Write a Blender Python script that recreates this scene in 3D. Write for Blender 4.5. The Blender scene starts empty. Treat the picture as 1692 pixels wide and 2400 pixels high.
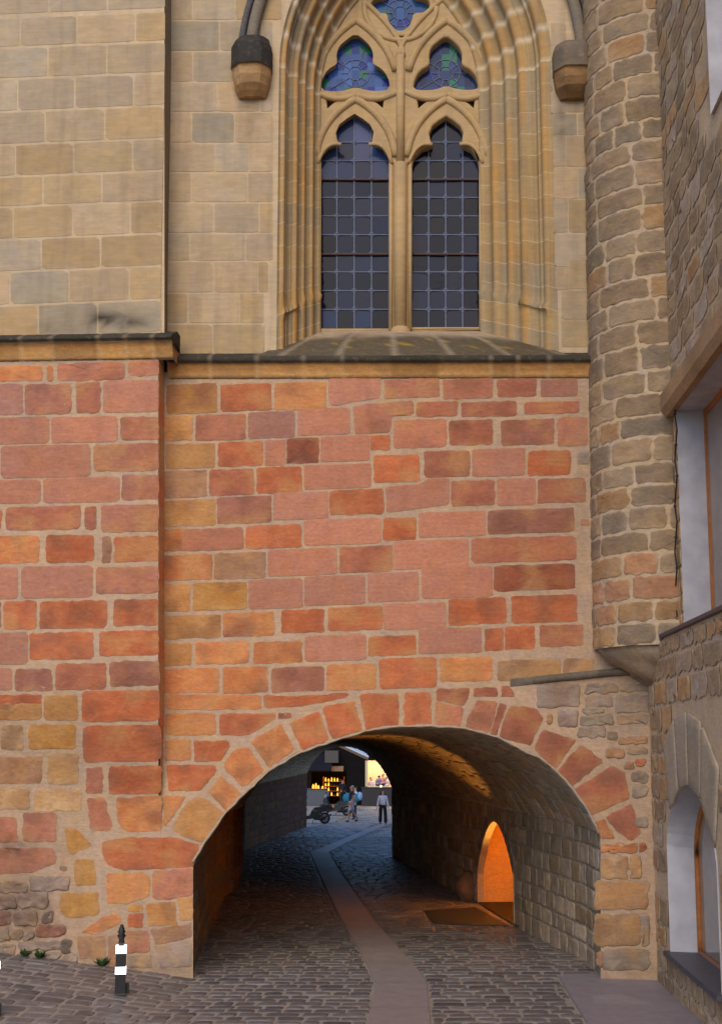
import bpy, bmesh, math, random
from mathutils import Vector, Matrix, noise
from mathutils.geometry import tessellate_polygon
random.seed(7)
R = math.radians
S = bpy.context.scene
COL = S.collection

# ------------------------------------------------------------------ camera model
FPX = 3000.0                       # focal length in pixels of the 1692 x 2400 photograph
PITCH = math.atan(FPX / 20000.0)
SHIFT = 548.0 - FPX * math.tan(PITCH)
YAW = math.atan(147.0 * math.cos(PITCH) / FPX)
CAM = Vector((0, 0, 3.5))
ROT = Matrix.Rotation(YAW, 3, 'Z') @ Matrix.Rotation(R(90) + PITCH, 3, 'X')

def ray(px, py):
    return ROT @ Vector(((px - 846) / FPX, (1200 + SHIFT - py) / FPX, -1))
def U(px, py, Y):
    d = ray(px, py); return CAM + d * (Y / d.y)
def UX(px, py, X):
    d = ray(px, py); return CAM + d * (X / d.x)
def UZ(px, py, z):
    d = ray(px, py); return CAM + d * ((z - CAM.z) / d.z)

def interp(x, pts):
    if x <= pts[0][0]: return pts[0][1]
    for (a, b), (c, d) in zip(pts, pts[1:]):
        if x <= c: return b + (d - b) * (x - a) / (c - a)
    return pts[-1][1]
def sstep(a, b, x):
    t = min(1, max(0, (x - a) / (b - a))); return t * t * (3 - 2 * t)
CROSS = [(-9, .34), (-7, .30), (-5, .08), (-3.6, -.10), (0, -.07), (2.8, -.04), (3.6, -.09), (8, -.09)]
def zg(x, y):
    w = sstep(15.5, 19.5, y) * (1 - sstep(22, 27, y))
    return interp(x, CROSS) * w - .07 * (1 - w) * (1 if y > 20 else 0) - .005 * max(0, min(y, 90) - 20.6)
def UG(px, py):
    z = 0
    for i in range(12):
        p = UZ(px, py, z); z = zg(p.x, p.y)
    return p

Y0 = 20.6           # red wall plane
YW = 20.75          # upper wall plane
YG = 21.95          # window glass plane
XR = 0

# ------------------------------------------------------------------ colour helpers
def lin(c):
    c = c / 255.0
    return c / 12.92 if c <= .04045 else ((c + .055) / 1.055) ** 2.4
def L(r, g, b): return Vector((lin(r), lin(g), lin(b)))
PAL = {
 'p': (L(190,128,102), L(182,120,95)), 'P': (L(174,122,102), L(166,113,95)), 'q': (L(188,122,94), L(174,112,88)),
 'o': (L(193,113,74), L(178,97,62)), 'r': (L(175,108,82), L(160,96,72)), 'm': (L(162,106,86), L(146,94,76)),
 'd': (L(154,88,62), L(130,74,54)), 'a': (L(206,138,88), L(194,118,72)), 'y': (L(196,142,90), L(182,126,74)),
 'Y': (L(196,142,78), L(184,122,60)), 't': (L(178,132,98), L(162,116,86)), 'b': (L(162,108,72), L(176,126,68)),
 'l': (L(206,164,120), L(188,142,98)), 's': (L(190,146,100), L(174,132,96)), 'g': (L(146,126,108), L(166,146,124)),
 'w': (L(176,150,132), L(158,136,118)), 'k': (L(92,80,72), L(110,96,86)),
 'u': (L(180,158,130), L(172,151,125)), 'v': (L(187,160,127), L(178,153,122)), 'x': (L(166,149,124), L(156,140,118)), 'h': (L(178,160,138), L(168,150,128)),
 'z': (L(184,153,112), L(173,146,110)),
 'T': (L(144,120,94), L(126,106,84)), 'U': (L(158,132,102), L(138,116,92)), 'V': (L(168,134,96), L(152,116,80)),
 'W': (L(138,118,96), L(120,104,84)),
 'c': (L(146,128,106), L(122,108,92)), 'e': (L(128,112,96), L(150,130,108)),
}
M_RED = L(190, 158, 130)
M_UP = L(198, 172, 138)
M_GREY = L(150, 134, 116)

def nz(p, f, o=0): return noise.noise(Vector((p[0] * f + o, p[1] * f + o * .7, p[2] * f - o)))

# ------------------------------------------------------------------ materials
MATS = {}
def nodes(name):
    m = bpy.data.materials.new(name); m.use_nodes = True
    nt = m.node_tree; b = nt.nodes['Principled BSDF']
    return m, nt, b
def link(nt, a, b): nt.links.new(a, b)
def stone_mat(name, rough=.88, n1=7, bump=.5, var=.28, spec=.25, fine=90, dist=.012, hue=.14, streak=.08, smear=.3, bed=.0):
    m, nt, b = nodes(name)
    at = nt.nodes.new('ShaderNodeAttribute'); at.attribute_name = 'Col'
    tc = nt.nodes.new('ShaderNodeTexCoord')
    na = nt.nodes.new('ShaderNodeTexNoise'); na.inputs['Scale'].default_value = n1; na.inputs['Detail'].default_value = 9; na.inputs['Roughness'].default_value = .65
    nb = nt.nodes.new('ShaderNodeTexNoise'); nb.inputs['Scale'].default_value = fine; nb.inputs['Detail'].default_value = 5; nb.inputs['Roughness'].default_value = .7
    mp = nt.nodes.new('ShaderNodeMapping'); mp.inputs['Scale'].default_value = (1, 1, 1.7)
    link(nt, tc.outputs['Object'], mp.inputs['Vector']); link(nt, mp.outputs['Vector'], na.inputs['Vector']); link(nt, tc.outputs['Object'], nb.inputs['Vector'])
    r1 = nt.nodes.new('ShaderNodeMapRange'); r1.inputs['From Min'].default_value = .3; r1.inputs['From Max'].default_value = .7
    r1.inputs['To Min'].default_value = 1 - var; r1.inputs['To Max'].default_value = 1 + var
    link(nt, na.outputs['Fac'], r1.inputs['Value'])
    r2 = nt.nodes.new('ShaderNodeMapRange'); r2.inputs['From Min'].default_value = .3; r2.inputs['From Max'].default_value = .7
    r2.inputs['To Min'].default_value = 1 - var * .6; r2.inputs['To Max'].default_value = 1 + var * .6
    link(nt, nb.outputs['Fac'], r2.inputs['Value'])
    mu = nt.nodes.new('ShaderNodeMath'); mu.operation = 'MULTIPLY'; link(nt, r1.outputs[0], mu.inputs[0]); link(nt, r2.outputs[0], mu.inputs[1])
    vm = nt.nodes.new('ShaderNodeVectorMath'); vm.operation = 'SCALE'; link(nt, at.outputs['Color'], vm.inputs[0]); link(nt, mu.outputs[0], vm.inputs['Scale'])
    nh = nt.nodes.new('ShaderNodeTexNoise'); nh.inputs['Scale'].default_value = 2.6; nh.inputs['Detail'].default_value = 7; nh.inputs['Roughness'].default_value = .7
    link(nt, tc.outputs['Object'], nh.inputs['Vector'])
    rp = nt.nodes.new('ShaderNodeValToRGB'); rp.color_ramp.elements[0].position = .36; rp.color_ramp.elements[0].color = (1 - hue * .35, 1 - hue * .2, 1 + hue * .25, 1)
    rp.color_ramp.elements[1].position = .64; rp.color_ramp.elements[1].color = (1 + hue * .4, 1 + hue * .1, 1 - hue, 1)
    link(nt, nh.outputs['Fac'], rp.inputs['Fac'])
    m1 = nt.nodes.new('ShaderNodeVectorMath'); m1.operation = 'MULTIPLY'; link(nt, vm.outputs[0], m1.inputs[0]); link(nt, rp.outputs['Color'], m1.inputs[1])
    ms = nt.nodes.new('ShaderNodeMapping'); ms.inputs['Scale'].default_value = (5, 5, .5); link(nt, tc.outputs['Object'], ms.inputs['Vector'])
    nsk = nt.nodes.new('ShaderNodeTexNoise'); nsk.inputs['Scale'].default_value = 1; nsk.inputs['Detail'].default_value = 5; link(nt, ms.outputs['Vector'], nsk.inputs['Vector'])
    rs = nt.nodes.new('ShaderNodeMapRange'); rs.inputs['From Min'].default_value = .5; rs.inputs['From Max'].default_value = .72; rs.inputs['To Min'].default_value = 1; rs.inputs['To Max'].default_value = 1 - streak
    link(nt, nsk.outputs['Fac'], rs.inputs['Value'])
    mb_ = nt.nodes.new('ShaderNodeMapping'); mb_.inputs['Scale'].default_value = (2.2, 2.2, 26); mb_.inputs['Rotation'].default_value = (0, R(4), 0); link(nt, tc.outputs['Object'], mb_.inputs['Vector'])
    nbd = nt.nodes.new('ShaderNodeTexNoise'); nbd.inputs['Scale'].default_value = 1; nbd.inputs['Detail'].default_value = 6; nbd.inputs['Roughness'].default_value = .6; link(nt, mb_.outputs['Vector'], nbd.inputs['Vector'])
    rb1 = nt.nodes.new('ShaderNodeMapRange'); rb1.inputs['From Min'].default_value = .35; rb1.inputs['From Max'].default_value = .65; rb1.inputs['To Min'].default_value = 1 - bed; rb1.inputs['To Max'].default_value = 1 + bed
    link(nt, nbd.outputs['Fac'], rb1.inputs['Value'])
    nsp = nt.nodes.new('ShaderNodeTexNoise'); nsp.inputs['Scale'].default_value = 45; nsp.inputs['Detail'].default_value = 2; link(nt, tc.outputs['Object'], nsp.inputs['Vector'])
    rsp = nt.nodes.new('ShaderNodeMapRange'); rsp.inputs['From Min'].default_value = .66; rsp.inputs['From Max'].default_value = .72; rsp.inputs['To Min'].default_value = 1; rsp.inputs['To Max'].default_value = 1 - bed * 3
    link(nt, nsp.outputs['Fac'], rsp.inputs['Value'])
    mbs = nt.nodes.new('ShaderNodeMath'); mbs.operation = 'MULTIPLY'; link(nt, rb1.outputs[0], mbs.inputs[0]); link(nt, rsp.outputs[0], mbs.inputs[1])
    mbt = nt.nodes.new('ShaderNodeMath'); mbt.operation = 'MULTIPLY'; link(nt, rs.outputs[0], mbt.inputs[0]); link(nt, mbs.outputs[0], mbt.inputs[1])
    m3 = nt.nodes.new('ShaderNodeVectorMath'); m3.operation = 'SCALE'; link(nt, m1.outputs[0], m3.inputs[0]); link(nt, mbt.outputs[0], m3.inputs['Scale'])
    nl = nt.nodes.new('ShaderNodeTexNoise'); nl.inputs['Scale'].default_value = 9; nl.inputs['Detail'].default_value = 10; nl.inputs['Roughness'].default_value = .75
    mo = nt.nodes.new('ShaderNodeMapping'); mo.inputs['Location'].default_value = (7, 3, 5); link(nt, tc.outputs['Object'], mo.inputs['Vector']); link(nt, mo.outputs['Vector'], nl.inputs['Vector'])
    rl = nt.nodes.new('ShaderNodeMapRange'); rl.inputs['From Min'].default_value = .54; rl.inputs['From Max'].default_value = .72; rl.inputs['To Max'].default_value = smear
    link(nt, nl.outputs['Fac'], rl.inputs['Value'])
    mx = nt.nodes.new('ShaderNodeMix'); mx.data_type = 'RGBA'; link(nt, rl.outputs[0], mx.inputs['Factor']); link(nt, m3.outputs[0], mx.inputs['A']); mx.inputs['B'].default_value = (*L(196,166,138), 1)
    link(nt, mx.outputs['Result'], b.inputs['Base Color'])
    ad = nt.nodes.new('ShaderNodeMath'); ad.operation = 'ADD'; link(nt, na.outputs['Fac'], ad.inputs[0])
    m2 = nt.nodes.new('ShaderNodeMath'); m2.operation = 'MULTIPLY'; m2.inputs[1].default_value = .35; link(nt, nb.outputs['Fac'], m2.inputs[0]); link(nt, m2.outputs[0], ad.inputs[1])
    bp = nt.nodes.new('ShaderNodeBump'); bp.inputs['Strength'].default_value = bump; bp.inputs['Distance'].default_value = dist * 2
    link(nt, ad.outputs[0], bp.inputs['Height']); link(nt, bp.outputs['Normal'], b.inputs['Normal'])
    b.inputs['Roughness'].default_value = rough; b.inputs['Specular IOR Level'].default_value = spec
    return m
def plain(name, col, rough=.6, metal=0, var=.12, scale=20, bump=0, spec=.4, emit=None, estr=0):
    m, nt, b = nodes(name)
    tc = nt.nodes.new('ShaderNodeTexCoord'); na = nt.nodes.new('ShaderNodeTexNoise'); na.inputs['Scale'].default_value = scale; na.inputs['Detail'].default_value = 6
    link(nt, tc.outputs['Object'], na.inputs['Vector'])
    r1 = nt.nodes.new('ShaderNodeMapRange'); r1.inputs['From Min'].default_value = .3; r1.inputs['From Max'].default_value = .7
    r1.inputs['To Min'].default_value = 1 - var; r1.inputs['To Max'].default_value = 1 + var
    link(nt, na.outputs['Fac'], r1.inputs['Value'])
    vm = nt.nodes.new('ShaderNodeVectorMath'); vm.operation = 'SCALE'; vm.inputs[0].default_value = col; link(nt, r1.outputs[0], vm.inputs['Scale'])
    link(nt, vm.outputs[0], b.inputs['Base Color'])
    b.inputs['Roughness'].default_value = rough; b.inputs['Metallic'].default_value = metal; b.inputs['Specular IOR Level'].default_value = spec
    if bump:
        bp = nt.nodes.new('ShaderNodeBump'); bp.inputs['Strength'].default_value = bump; bp.inputs['Distance'].default_value = .01
        link(nt, na.outputs['Fac'], bp.inputs['Height']); link(nt, bp.outputs['Normal'], b.inputs['Normal'])
    if emit is not None:
        b.inputs['Emission Color'].default_value = (*emit, 1); b.inputs['Emission Strength'].default_value = estr
    return m
STONE = stone_mat('weathered_stone', smear=.2, bed=.055, bump=.45, var=.15, n1=13, fine=110)
ASHLAR = stone_mat('ashlar_stone', bump=.3, var=.08, n1=6, dist=.006, hue=.1, streak=.16, smear=.05, bed=.05)
MORTAR = stone_mat('lime_mortar', bump=.7, var=.15, n1=12, fine=60)
SETT = stone_mat('worn_setts', hue=.05, streak=0, smear=.14, rough=.45, bump=.35, var=.3, n1=9, spec=.35, dist=.006)
GRIT = stone_mat('gritty_joint', hue=.05, streak=0, smear=.06, rough=.8, bump=.6, var=.2, n1=20, fine=120, dist=.006)
SLAB = stone_mat('paving_stone', hue=.05, streak=0, smear=.06, rough=.5, bump=.2, var=.14, n1=5, spec=.4, dist=.004)
PLASTER = plain('pale_plaster', L(188,183,184), .85, var=.16, scale=3, bump=.3)  # white plaster with the lilac cast of skylight mixed into its colour
WOOD = plain('varnished_wood', L(176,104,44), .4, var=.2, scale=9)
LEAD = plain('lead_came', L(112,120,142), .6, var=.15)
IRON = plain('rusty_iron', L(84,58,48), .7, var=.2)
BLACKIRON = plain('black_cast_iron', L(44,40,40), .5, metal=.2, var=.25)
DARKSLATE = plain('dark_slate', L(78,76,82), .5, var=.15, scale=8, bump=.2)

def glass_mat(name, a, b_, rough=.12):
    m, nt, b = nodes(name)
    at = nt.nodes.new('ShaderNodeAttribute'); at.attribute_name = 'Col'
    link(nt, at.outputs['Color'], b.inputs['Base Color'])
    b.inputs['Roughness'].default_value = .08; b.inputs['Specular IOR Level'].default_value = .09
    tc = nt.nodes.new('ShaderNodeTexCoord'); na = nt.nodes.new('ShaderNodeTexNoise'); na.inputs['Scale'].default_value = 14; na.inputs['Detail'].default_value = 3
    link(nt, tc.outputs['Object'], na.inputs['Vector'])
    bp = nt.nodes.new('ShaderNodeBump'); bp.inputs['Strength'].default_value = .25; bp.inputs['Distance'].default_value = .01
    link(nt, na.outputs['Fac'], bp.inputs['Height']); link(nt, bp.outputs['Normal'], b.inputs['Normal'])
    return m
LEADGLASS = glass_mat('leaded_glass', None, None)

# ------------------------------------------------------------------ mesh builder
class MB:
    def __init__(s): s.v = []; s.f = []; s.c = []
    def vert(s, p, c=(1, 1, 1)):
        s.v.append(tuple(p)); s.c.append((c[0], c[1], c[2], 1)); return len(s.v) - 1
    def face(s, *i): s.f.append(i)
    def box(s, a, b, c=(1, 1, 1), m=None):
        xs = (a[0], b[0]); ys = (a[1], b[1]); zs = (a[2], b[2])
        i = [s.vert((m @ Vector((xs[k & 1], ys[k >> 1 & 1], zs[k >> 2]))) if m else (xs[k & 1], ys[k >> 1 & 1], zs[k >> 2]), c) for k in range(8)]
        for q in ((0, 2, 3, 1), (4, 5, 7, 6), (0, 1, 5, 4), (2, 6, 7, 3), (0, 4, 6, 2), (1, 3, 7, 5)): s.face(*[i[k] for k in q])
    def grid(s, P, c=None):       # P[i][j] points, c[i][j] or one colour
        n = len(P); m = len(P[0]); b = len(s.v)
        for i in range(n):
            for j in range(m): s.vert(P[i][j], c[i][j] if isinstance(c, list) else (c or (1, 1, 1)))
        for i in range(n - 1):
            for j in range(m - 1): s.face(b + i * m + j, b + i * m + j + 1, b + (i + 1) * m + j + 1, b + (i + 1) * m + j)
    def tube(s, pts, r, n=8, c=(1, 1, 1), cap=True):
        pts = [Vector(p) for p in pts]; rs = r if isinstance(r, (list, tuple)) else [r] * len(pts)
        rings = []
        for k, p in enumerate(pts):
            d = (pts[min(k + 1, len(pts) - 1)] - pts[max(k - 1, 0)]).normalized()
            a = d.orthogonal().normalized() if k == 0 else (a - d * a.dot(d)).normalized()
            bb = d.cross(a)
            rings.append([s.vert(p + (a * math.cos(t) + bb * math.sin(t)) * rs[k], c) for t in [2 * math.pi * q / n for q in range(n)]])
        for A, B in zip(rings, rings[1:]):
            for q in range(n): s.face(A[q], A[(q + 1) % n], B[(q + 1) % n], B[q])
        if cap: s.face(*rings[0][::-1]); s.face(*rings[-1])
    def lathe(s, prof, n=16, o=(0, 0, 0), c=(1, 1, 1), sq=0, axis='z'):
        rings = []
        for r, z in prof:
            ring = []
            for q in range(n):
                t = 2 * math.pi * (q + .5) / n
                p = (r * math.cos(t), r * math.sin(t), z) if axis == 'z' else (r * math.cos(t), z, r * math.sin(t))
                ring.append(s.vert((p[0] + o[0], p[1] + o[1], p[2] + o[2]), c))
            rings.append(ring)
        for A, B in zip(rings, rings[1:]):
            for q in range(n): s.face(A[q], A[(q + 1) % n], B[(q + 1) % n], B[q])
        s.face(*rings[0][::-1]); s.face(*rings[-1])
    def prism(s, poly, d, c=(1, 1, 1)):   # poly: 3-D points, d: extrusion vector
        d = Vector(d); n = len(poly)
        a = [s.vert(Vector(p), c) for p in poly]; b = [s.vert(Vector(p) + d, c) for p in poly]
        for t in tessellate_polygon([[Vector(p) for p in poly]]):
            s.face(a[t[0]], a[t[1]], a[t[2]]); s.face(b[t[2]], b[t[1]], b[t[0]])
        for k in range(n): s.face(a[k], b[k], b[(k + 1) % n], a[(k + 1) % n])
    def build(s, name, mat, parent=None, smooth=False, bevel=0, loc=None):
        me = bpy.data.meshes.new(name); me.from_pydata(s.v, [], s.f); me.update()
        ca = me.color_attributes.new('Col', 'FLOAT_COLOR', 'POINT')
        ca.data.foreach_set('color', [x for c in s.c for x in c])
        bm = bmesh.new(); bm.from_mesh(me); bmesh.ops.recalc_face_normals(bm, faces=bm.faces[:])
        if bevel: bmesh.ops.bevel(bm, geom=bm.edges[:], offset=bevel, segments=2, affect='EDGES', clamp_overlap=True)
        bm.to_mesh(me); bm.free()
        if smooth: me.polygons.foreach_set('use_smooth', [True] * len(me.polygons))
        me.materials.append(mat)
        o = bpy.data.objects.new(name, me); COL.objects.link(o)
        if parent: o.parent = parent
        if loc is not None: o.location = loc
        return o
def empty(name, loc=(0, 0, 0), rz=0):
    o = bpy.data.objects.new(name, None); COL.objects.link(o); o.location = loc; o.rotation_euler.z = rz; o.empty_display_size = .2
    return o
def tag(o, label, cat, group=None):
    o['label'] = label; o['category'] = cat
    if group: o['group'] = group
    return o
def structure(o): o['kind'] = 'structure'; return o

# ------------------------------------------------------------------ stone generator
STAINS = []      # (px, py, rx, ry, strength, colour) real soot / moss patches on the walls, in wall coordinates
def stain(u, v, c):
    for (a, b, rx, ry, k, sc) in STAINS:
        d = ((u - a) / rx) ** 2 + ((v - b) / ry) ** 2
        if d < 4:
            n = .6 + .8 * noise.noise(Vector((u * .05, v * .05, a)))
            w = max(0, min(1, k * math.exp(-d * 1.3) * n)); c = c.lerp(sc, w)
    return c
def outline(poly, rad, n):
    m = len(poly); pts = []
    P = [Vector((p[0], p[1])) for p in poly]
    for i in range(m):
        a, b, c = P[i - 1], P[i], P[(i + 1) % m]
        r1 = min(rad, (a - b).length * .4); r2 = min(rad, (c - b).length * .4)
        p1 = b + (a - b).normalized() * r1; p2 = b + (c - b).normalized() * r2
        for t in (0, .33, .67, 1): pts.append(p1 * (1 - t) ** 2 + b * 2 * t * (1 - t) + p2 * t * t)
    d = [0]; k = len(pts)
    for i in range(k): d.append(d[-1] + (pts[(i + 1) % k] - pts[i]).length)
    out = []; j = 0
    for q in range(n):
        s = d[-1] * q / n
        while d[j + 1] < s: j += 1
        t = (s - d[j]) / max(1e-9, d[j + 1] - d[j]); out.append(pts[j].lerp(pts[(j + 1) % k], t))
    return out
def stone(mb, poly, F, code, um=1.0, H=.014, rough=.008, jit=.012, rad=.03, bev=.02, n=30, mort=None, mix=.35, dark=1.0):
    """one dressed stone: outline in surface coordinates, um = metres per coordinate unit"""
    c1, c2 = PAL[code]
    if len(poly) == 4 and not hasattr(poly[0], '__len__'):
        x0, y0, x1, y1 = poly; poly = [(x0, y0), (x1, y0), (x1, y1), (x0, y1)]
    seed = random.uniform(0, 500); br = random.uniform(.9, 1.1) * dark; hue = random.uniform(-.03, .03)
    smooth = code in 'pPuvxz'
    if smooth: jit *= .3; rough *= .25
    pts = outline(poly, rad / um, n)
    ce = sum(pts, Vector((0, 0))) / n
    nor = []
    for i in range(n):
        t = pts[(i + 1) % n] - pts[i - 1]; q = Vector((t.y, -t.x)).normalized()
        if q.dot(pts[i] - ce) < 0: q = -q
        nor.append(q)
    pts = [p + q * jit / um * (noise.noise(Vector((p.x * um * 9 + seed, p.y * um * 9, 0))) * 1.3 + .5 * noise.noise(Vector((p.x * um * 34, p.y * um * 34, seed)))) for p, q in zip(pts, nor)]
    mind = min((p - ce).length for p in pts)
    b = min(bev / um, mind * .35)
    rings = [([p for p in pts], -.35), ([p - q * b * .25 for p, q in zip(pts, nor)], .45), ([p - q * b for p, q in zip(pts, nor)], .95)]
    inn = rings[-1][0]
    for k in (.72, .38): rings.append(([ce + (p - ce) * k for p in inn], 1.0))
    idx = []; tone = random.uniform(-.25, .25)
    def add(p, hf, e):
        w = F(p.x, p.y, 0)
        rr = nz(w, 7, seed) * .6 + nz(w, 22, seed) * .4
        h = H * hf + (rough * 1.6 * rr if hf > .5 else 0)
        t = .5 + 1.2 * nz(w, 4.5, seed) + .6 * nz(w, 14, seed) + tone
        c = c1.lerp(c2, max(0, min(1, t))) * br
        c = Vector((c.x * (1 + hue), c.y, c.z * (1 - hue)))
        if not smooth and um < .05:
            q_ = nz(w, 2.4, seed + 9)
            if q_ > .12: c = c.lerp(L(190,140,88), min(.5, (q_ - .12) * 1.6))
            elif q_ < -.2: c = c.lerp(L(120,82,64), min(.45, (-.2 - q_) * 1.6))
        if e and mort is not None: c = c.lerp(mort, max(0, min(.9, mix * e * (.9 + 1.4 * nz(w, 12, seed)))))
        c = stain(p.x, p.y, c) if um < .05 else c
        return mb.vert(F(p.x, p.y, h), c)
    for r, (ps, hf) in enumerate(rings):
        idx.append([add(p, hf, (2.6, 1.7, .3, 0, 0)[r]) for p in ps])
    cc = add(ce, 1, 0)
    for A, B in zip(idx, idx[1:]):
        for q in range(n): mb.face(A[q], A[(q + 1) % n], B[(q + 1) % n], B[q])
    A = idx[-1]
    for q in range(n): mb.face(A[q], A[(q + 1) % n], cc)
def courses(mb, F, s0, s1, z0, z1, rowh, wid, codes, gap=.03, skip=None, um=1.0, mort=None, slope=0, **kw):
    z = z0
    while z < z1 - rowh * .35:
        h = min(rowh * random.uniform(.82, 1.2), z1 - z)
        if z1 - z - h < rowh * .35: h = z1 - z
        x = s0 - random.uniform(0, wid * .7)
        while x < s1:
            w = wid * random.uniform(.6, 1.45)
            a, b = max(x, s0), min(x + w, s1)
            if b - a > wid * .18 and not (skip and skip((a + b) / 2, z + h / 2, a, b, z, z + h)):
                j = lambda: random.uniform(-.25, .25) * gap
                stone(mb, [(a + gap / 2 + j(), z + gap / 2 + j()), (b - gap / 2 + j(), z + gap / 2 + j()), (b - gap / 2 + j(), z + h - gap / 2 + j()), (a + gap / 2 + j(), z + h - gap / 2 + j())],
                      F, random.choice(codes), um=um, mort=mort, **kw)
            x += w
        z += h
def parse(txt):
    out = []
    for ln in txt.strip().splitlines():
        for it in ln.split(';'):
            t = it.split()
            if not t: continue
            n = [float(k) for k in t[1:]]
            if len(n) == 4: poly = [(n[0], n[1]), (n[2], n[1]), (n[2], n[3]), (n[0], n[3])]
            else: poly = list(zip(n[0::2], n[1::2]))
            out.append((t[0], poly))
    return out
def traced(mb, txt, ox, oy, sc, shear, F, **kw):
    for code, poly in parse(txt):
        xc = sum(p[0] for p in poly) / len(poly)
        P = [(ox + x / sc, oy + (y + shear * (x - xc)) / sc) for x, y in poly]
        cx_ = sum(p[0] for p in P) / len(P); cy_ = sum(p[1] for p in P) / len(P)
        P = [(x + 1.3 * (1 if x > cx_ else -1), y + 1.1 * (1 if y > cy_ else -1)) for x, y in P]
        stone(mb, P, F, code, um=.00687, **kw)

# =================================================================== CHURCH
church = tag(empty('church_building', (0, Y0, 0)), 'red and buff stone church wall with traceried window above vaulted passage', 'church')
_of = Vector((0, -Y0, 0))
_build = MB.build
def cbuild(mb, name, mat, parent=None, **kw):
    mb.v = [(x, y - Y0, z) for x, y, z in mb.v]
    return mb.build(name, mat, parent or church, **kw)
STAINS += [(250, 745, 60, 22, 1.1, L(58,52,46)), (310, 758, 40, 16, 1.2, L(48,44,40)), (130, 770, 60, 14, .5, L(70,62,52)),
           (588, 235, 26, 40, .7, L(92,78,68)), (585, 300, 10, 40, .5, L(110,88,72)), (30, 1985, 62, 36, 1.0, L(84,50,40)),
           (1316, 300, 20, 60, .55, L(84,76,72)), (1345, 240, 36, 24, .5, L(88,76,68)), (330, 370, 30, 40, .35, L(104,98,84)), (345, 500, 26, 60, .3, L(104,98,88)),
           (30, 2120, 80, 90, .55, L(112,88,76)), (400, 2260, 60, 30, .5, L(120,106,96)), (445, 2235, 22, 36, .7, L(140,130,122)),
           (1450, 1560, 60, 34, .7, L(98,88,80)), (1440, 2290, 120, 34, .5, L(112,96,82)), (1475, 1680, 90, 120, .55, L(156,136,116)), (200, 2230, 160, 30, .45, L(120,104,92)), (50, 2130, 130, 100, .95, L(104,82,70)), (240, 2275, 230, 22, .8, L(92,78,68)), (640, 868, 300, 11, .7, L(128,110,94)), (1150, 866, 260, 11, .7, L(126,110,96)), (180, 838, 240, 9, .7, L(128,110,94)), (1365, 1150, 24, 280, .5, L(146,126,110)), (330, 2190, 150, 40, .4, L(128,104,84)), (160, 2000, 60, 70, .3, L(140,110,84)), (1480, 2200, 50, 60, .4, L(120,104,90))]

def FW(px, py, h): return U(px, py, Y0 - h)
def bdepth(py): return .5 * (1 - sstep(1560, 1955, py))
def FB(px, py, h): return U(px, py, Y0 - bdepth(py) - h)
ARCH = [(453,2020),(480,1973),(530,1903),(577,1857),(630,1807),(703,1763),(780,1737),(857,1713),(910,1704),(1010,1700),(1090,1707),(1167,1727),(1213,1753),(1267,1777),(1310,1813),(1340,1847),(1370,1887),(1393,1930),(1407,1962)]
def archy(x): return interp(x, ARCH)

def sheet(mb, F, xs, ytop, ybot, step, col, h=-.006, amp=.002):
    for a, b in zip(xs, xs[1:]):
        P = []; C = []
        m = max(2, int(max(ybot(a + .01) - ytop, ybot(b - .01) - ytop) / step))
        for x, yb in ((a, ybot(a + .01)), (b, ybot(b - .01))):
            row = []; rc = []
            for k in range(m + 1):
                y = ytop + (yb - ytop) * k / m
                w = F(x, y, h); n = nz(w, 6) * .6 + nz(w, 19) * .4
                row.append(F(x, y, h + amp * n)); rc.append(stain(x, y, col * (1 + .12 * nz(w, 2.2) + .1 * nz(w, 9))))
            P.append(row); C.append(rc)
        mb.grid(P, C)
def frange(a, b, s):
    n = max(1, round(abs(b - a) / s)); return [a + (b - a) * k / n for k in range(n + 1)]

# ---- red wall over the arch
mb = MB()
sheet(mb, FW, frange(372, 453, 16), 872, lambda x: 2320, 16, M_RED)
sheet(mb, FW, frange(453, 1407, 9), 872, archy, 14, M_RED)
sheet(mb, FW, frange(1407, 1540, 14), 872, lambda x: 2330, 14, M_RED)
KW = dict(mort=M_RED, mix=.2, H=.002, rough=.008, jit=.015, rad=.024, bev=.011, n=38)
A_ = '''b 65 120 415 325;o 445 120 795 305;a 820 108 1180 298;p 1200 78 1565 78 1555 222 1360 245 1240 270 1200 242
y 50 345 245 515;q 270 335 615 512;P 638 315 960 498;p 985 292 1345 475
y 60 540 400 710;o 425 525 735 695;p 755 515 895 690;d 910 500 1130 675;p 1145 485 1485 660
t 45 730 340 915;r 365 720 675 900;o 697 705 1010 885;p 1030 685 1495 852
y 45 935 405 1115;m 420 910 795 1095;p 815 880 1195 1068;o 1210 862 1585 1035
a 45 1140 170 1292;q 160 1135 600 1285;o 620 1112 1005 1272;p 1030 1068 1565 1245
a 45 1320 380 1495;t 400 1305 755 1485;p 775 1280 1255 1462;r 1280 1260 1645 1440
y 45 1530 225 1715;Y 250 1515 625 1705;p 640 1490 1015 1695;p 1030 1468 1455 1670
y 45 1745 440 1905;a 460 1728 815 1890;o 870 1705 1165 1865;o 1200 1685 1575 1848
y 20 1945 235 2095;a 270 1930 635 2083;a 675 1930 1010 2078;p 1035 1885 1460 2062
a 20 2120 430 2288;a 460 2105 770 2290;m 800 2110 1165 2278;a 1190 2090 1530 2268'''
traced(mb, A_, 370, 860, 2.998, -.032, FW, **KW)
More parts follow.
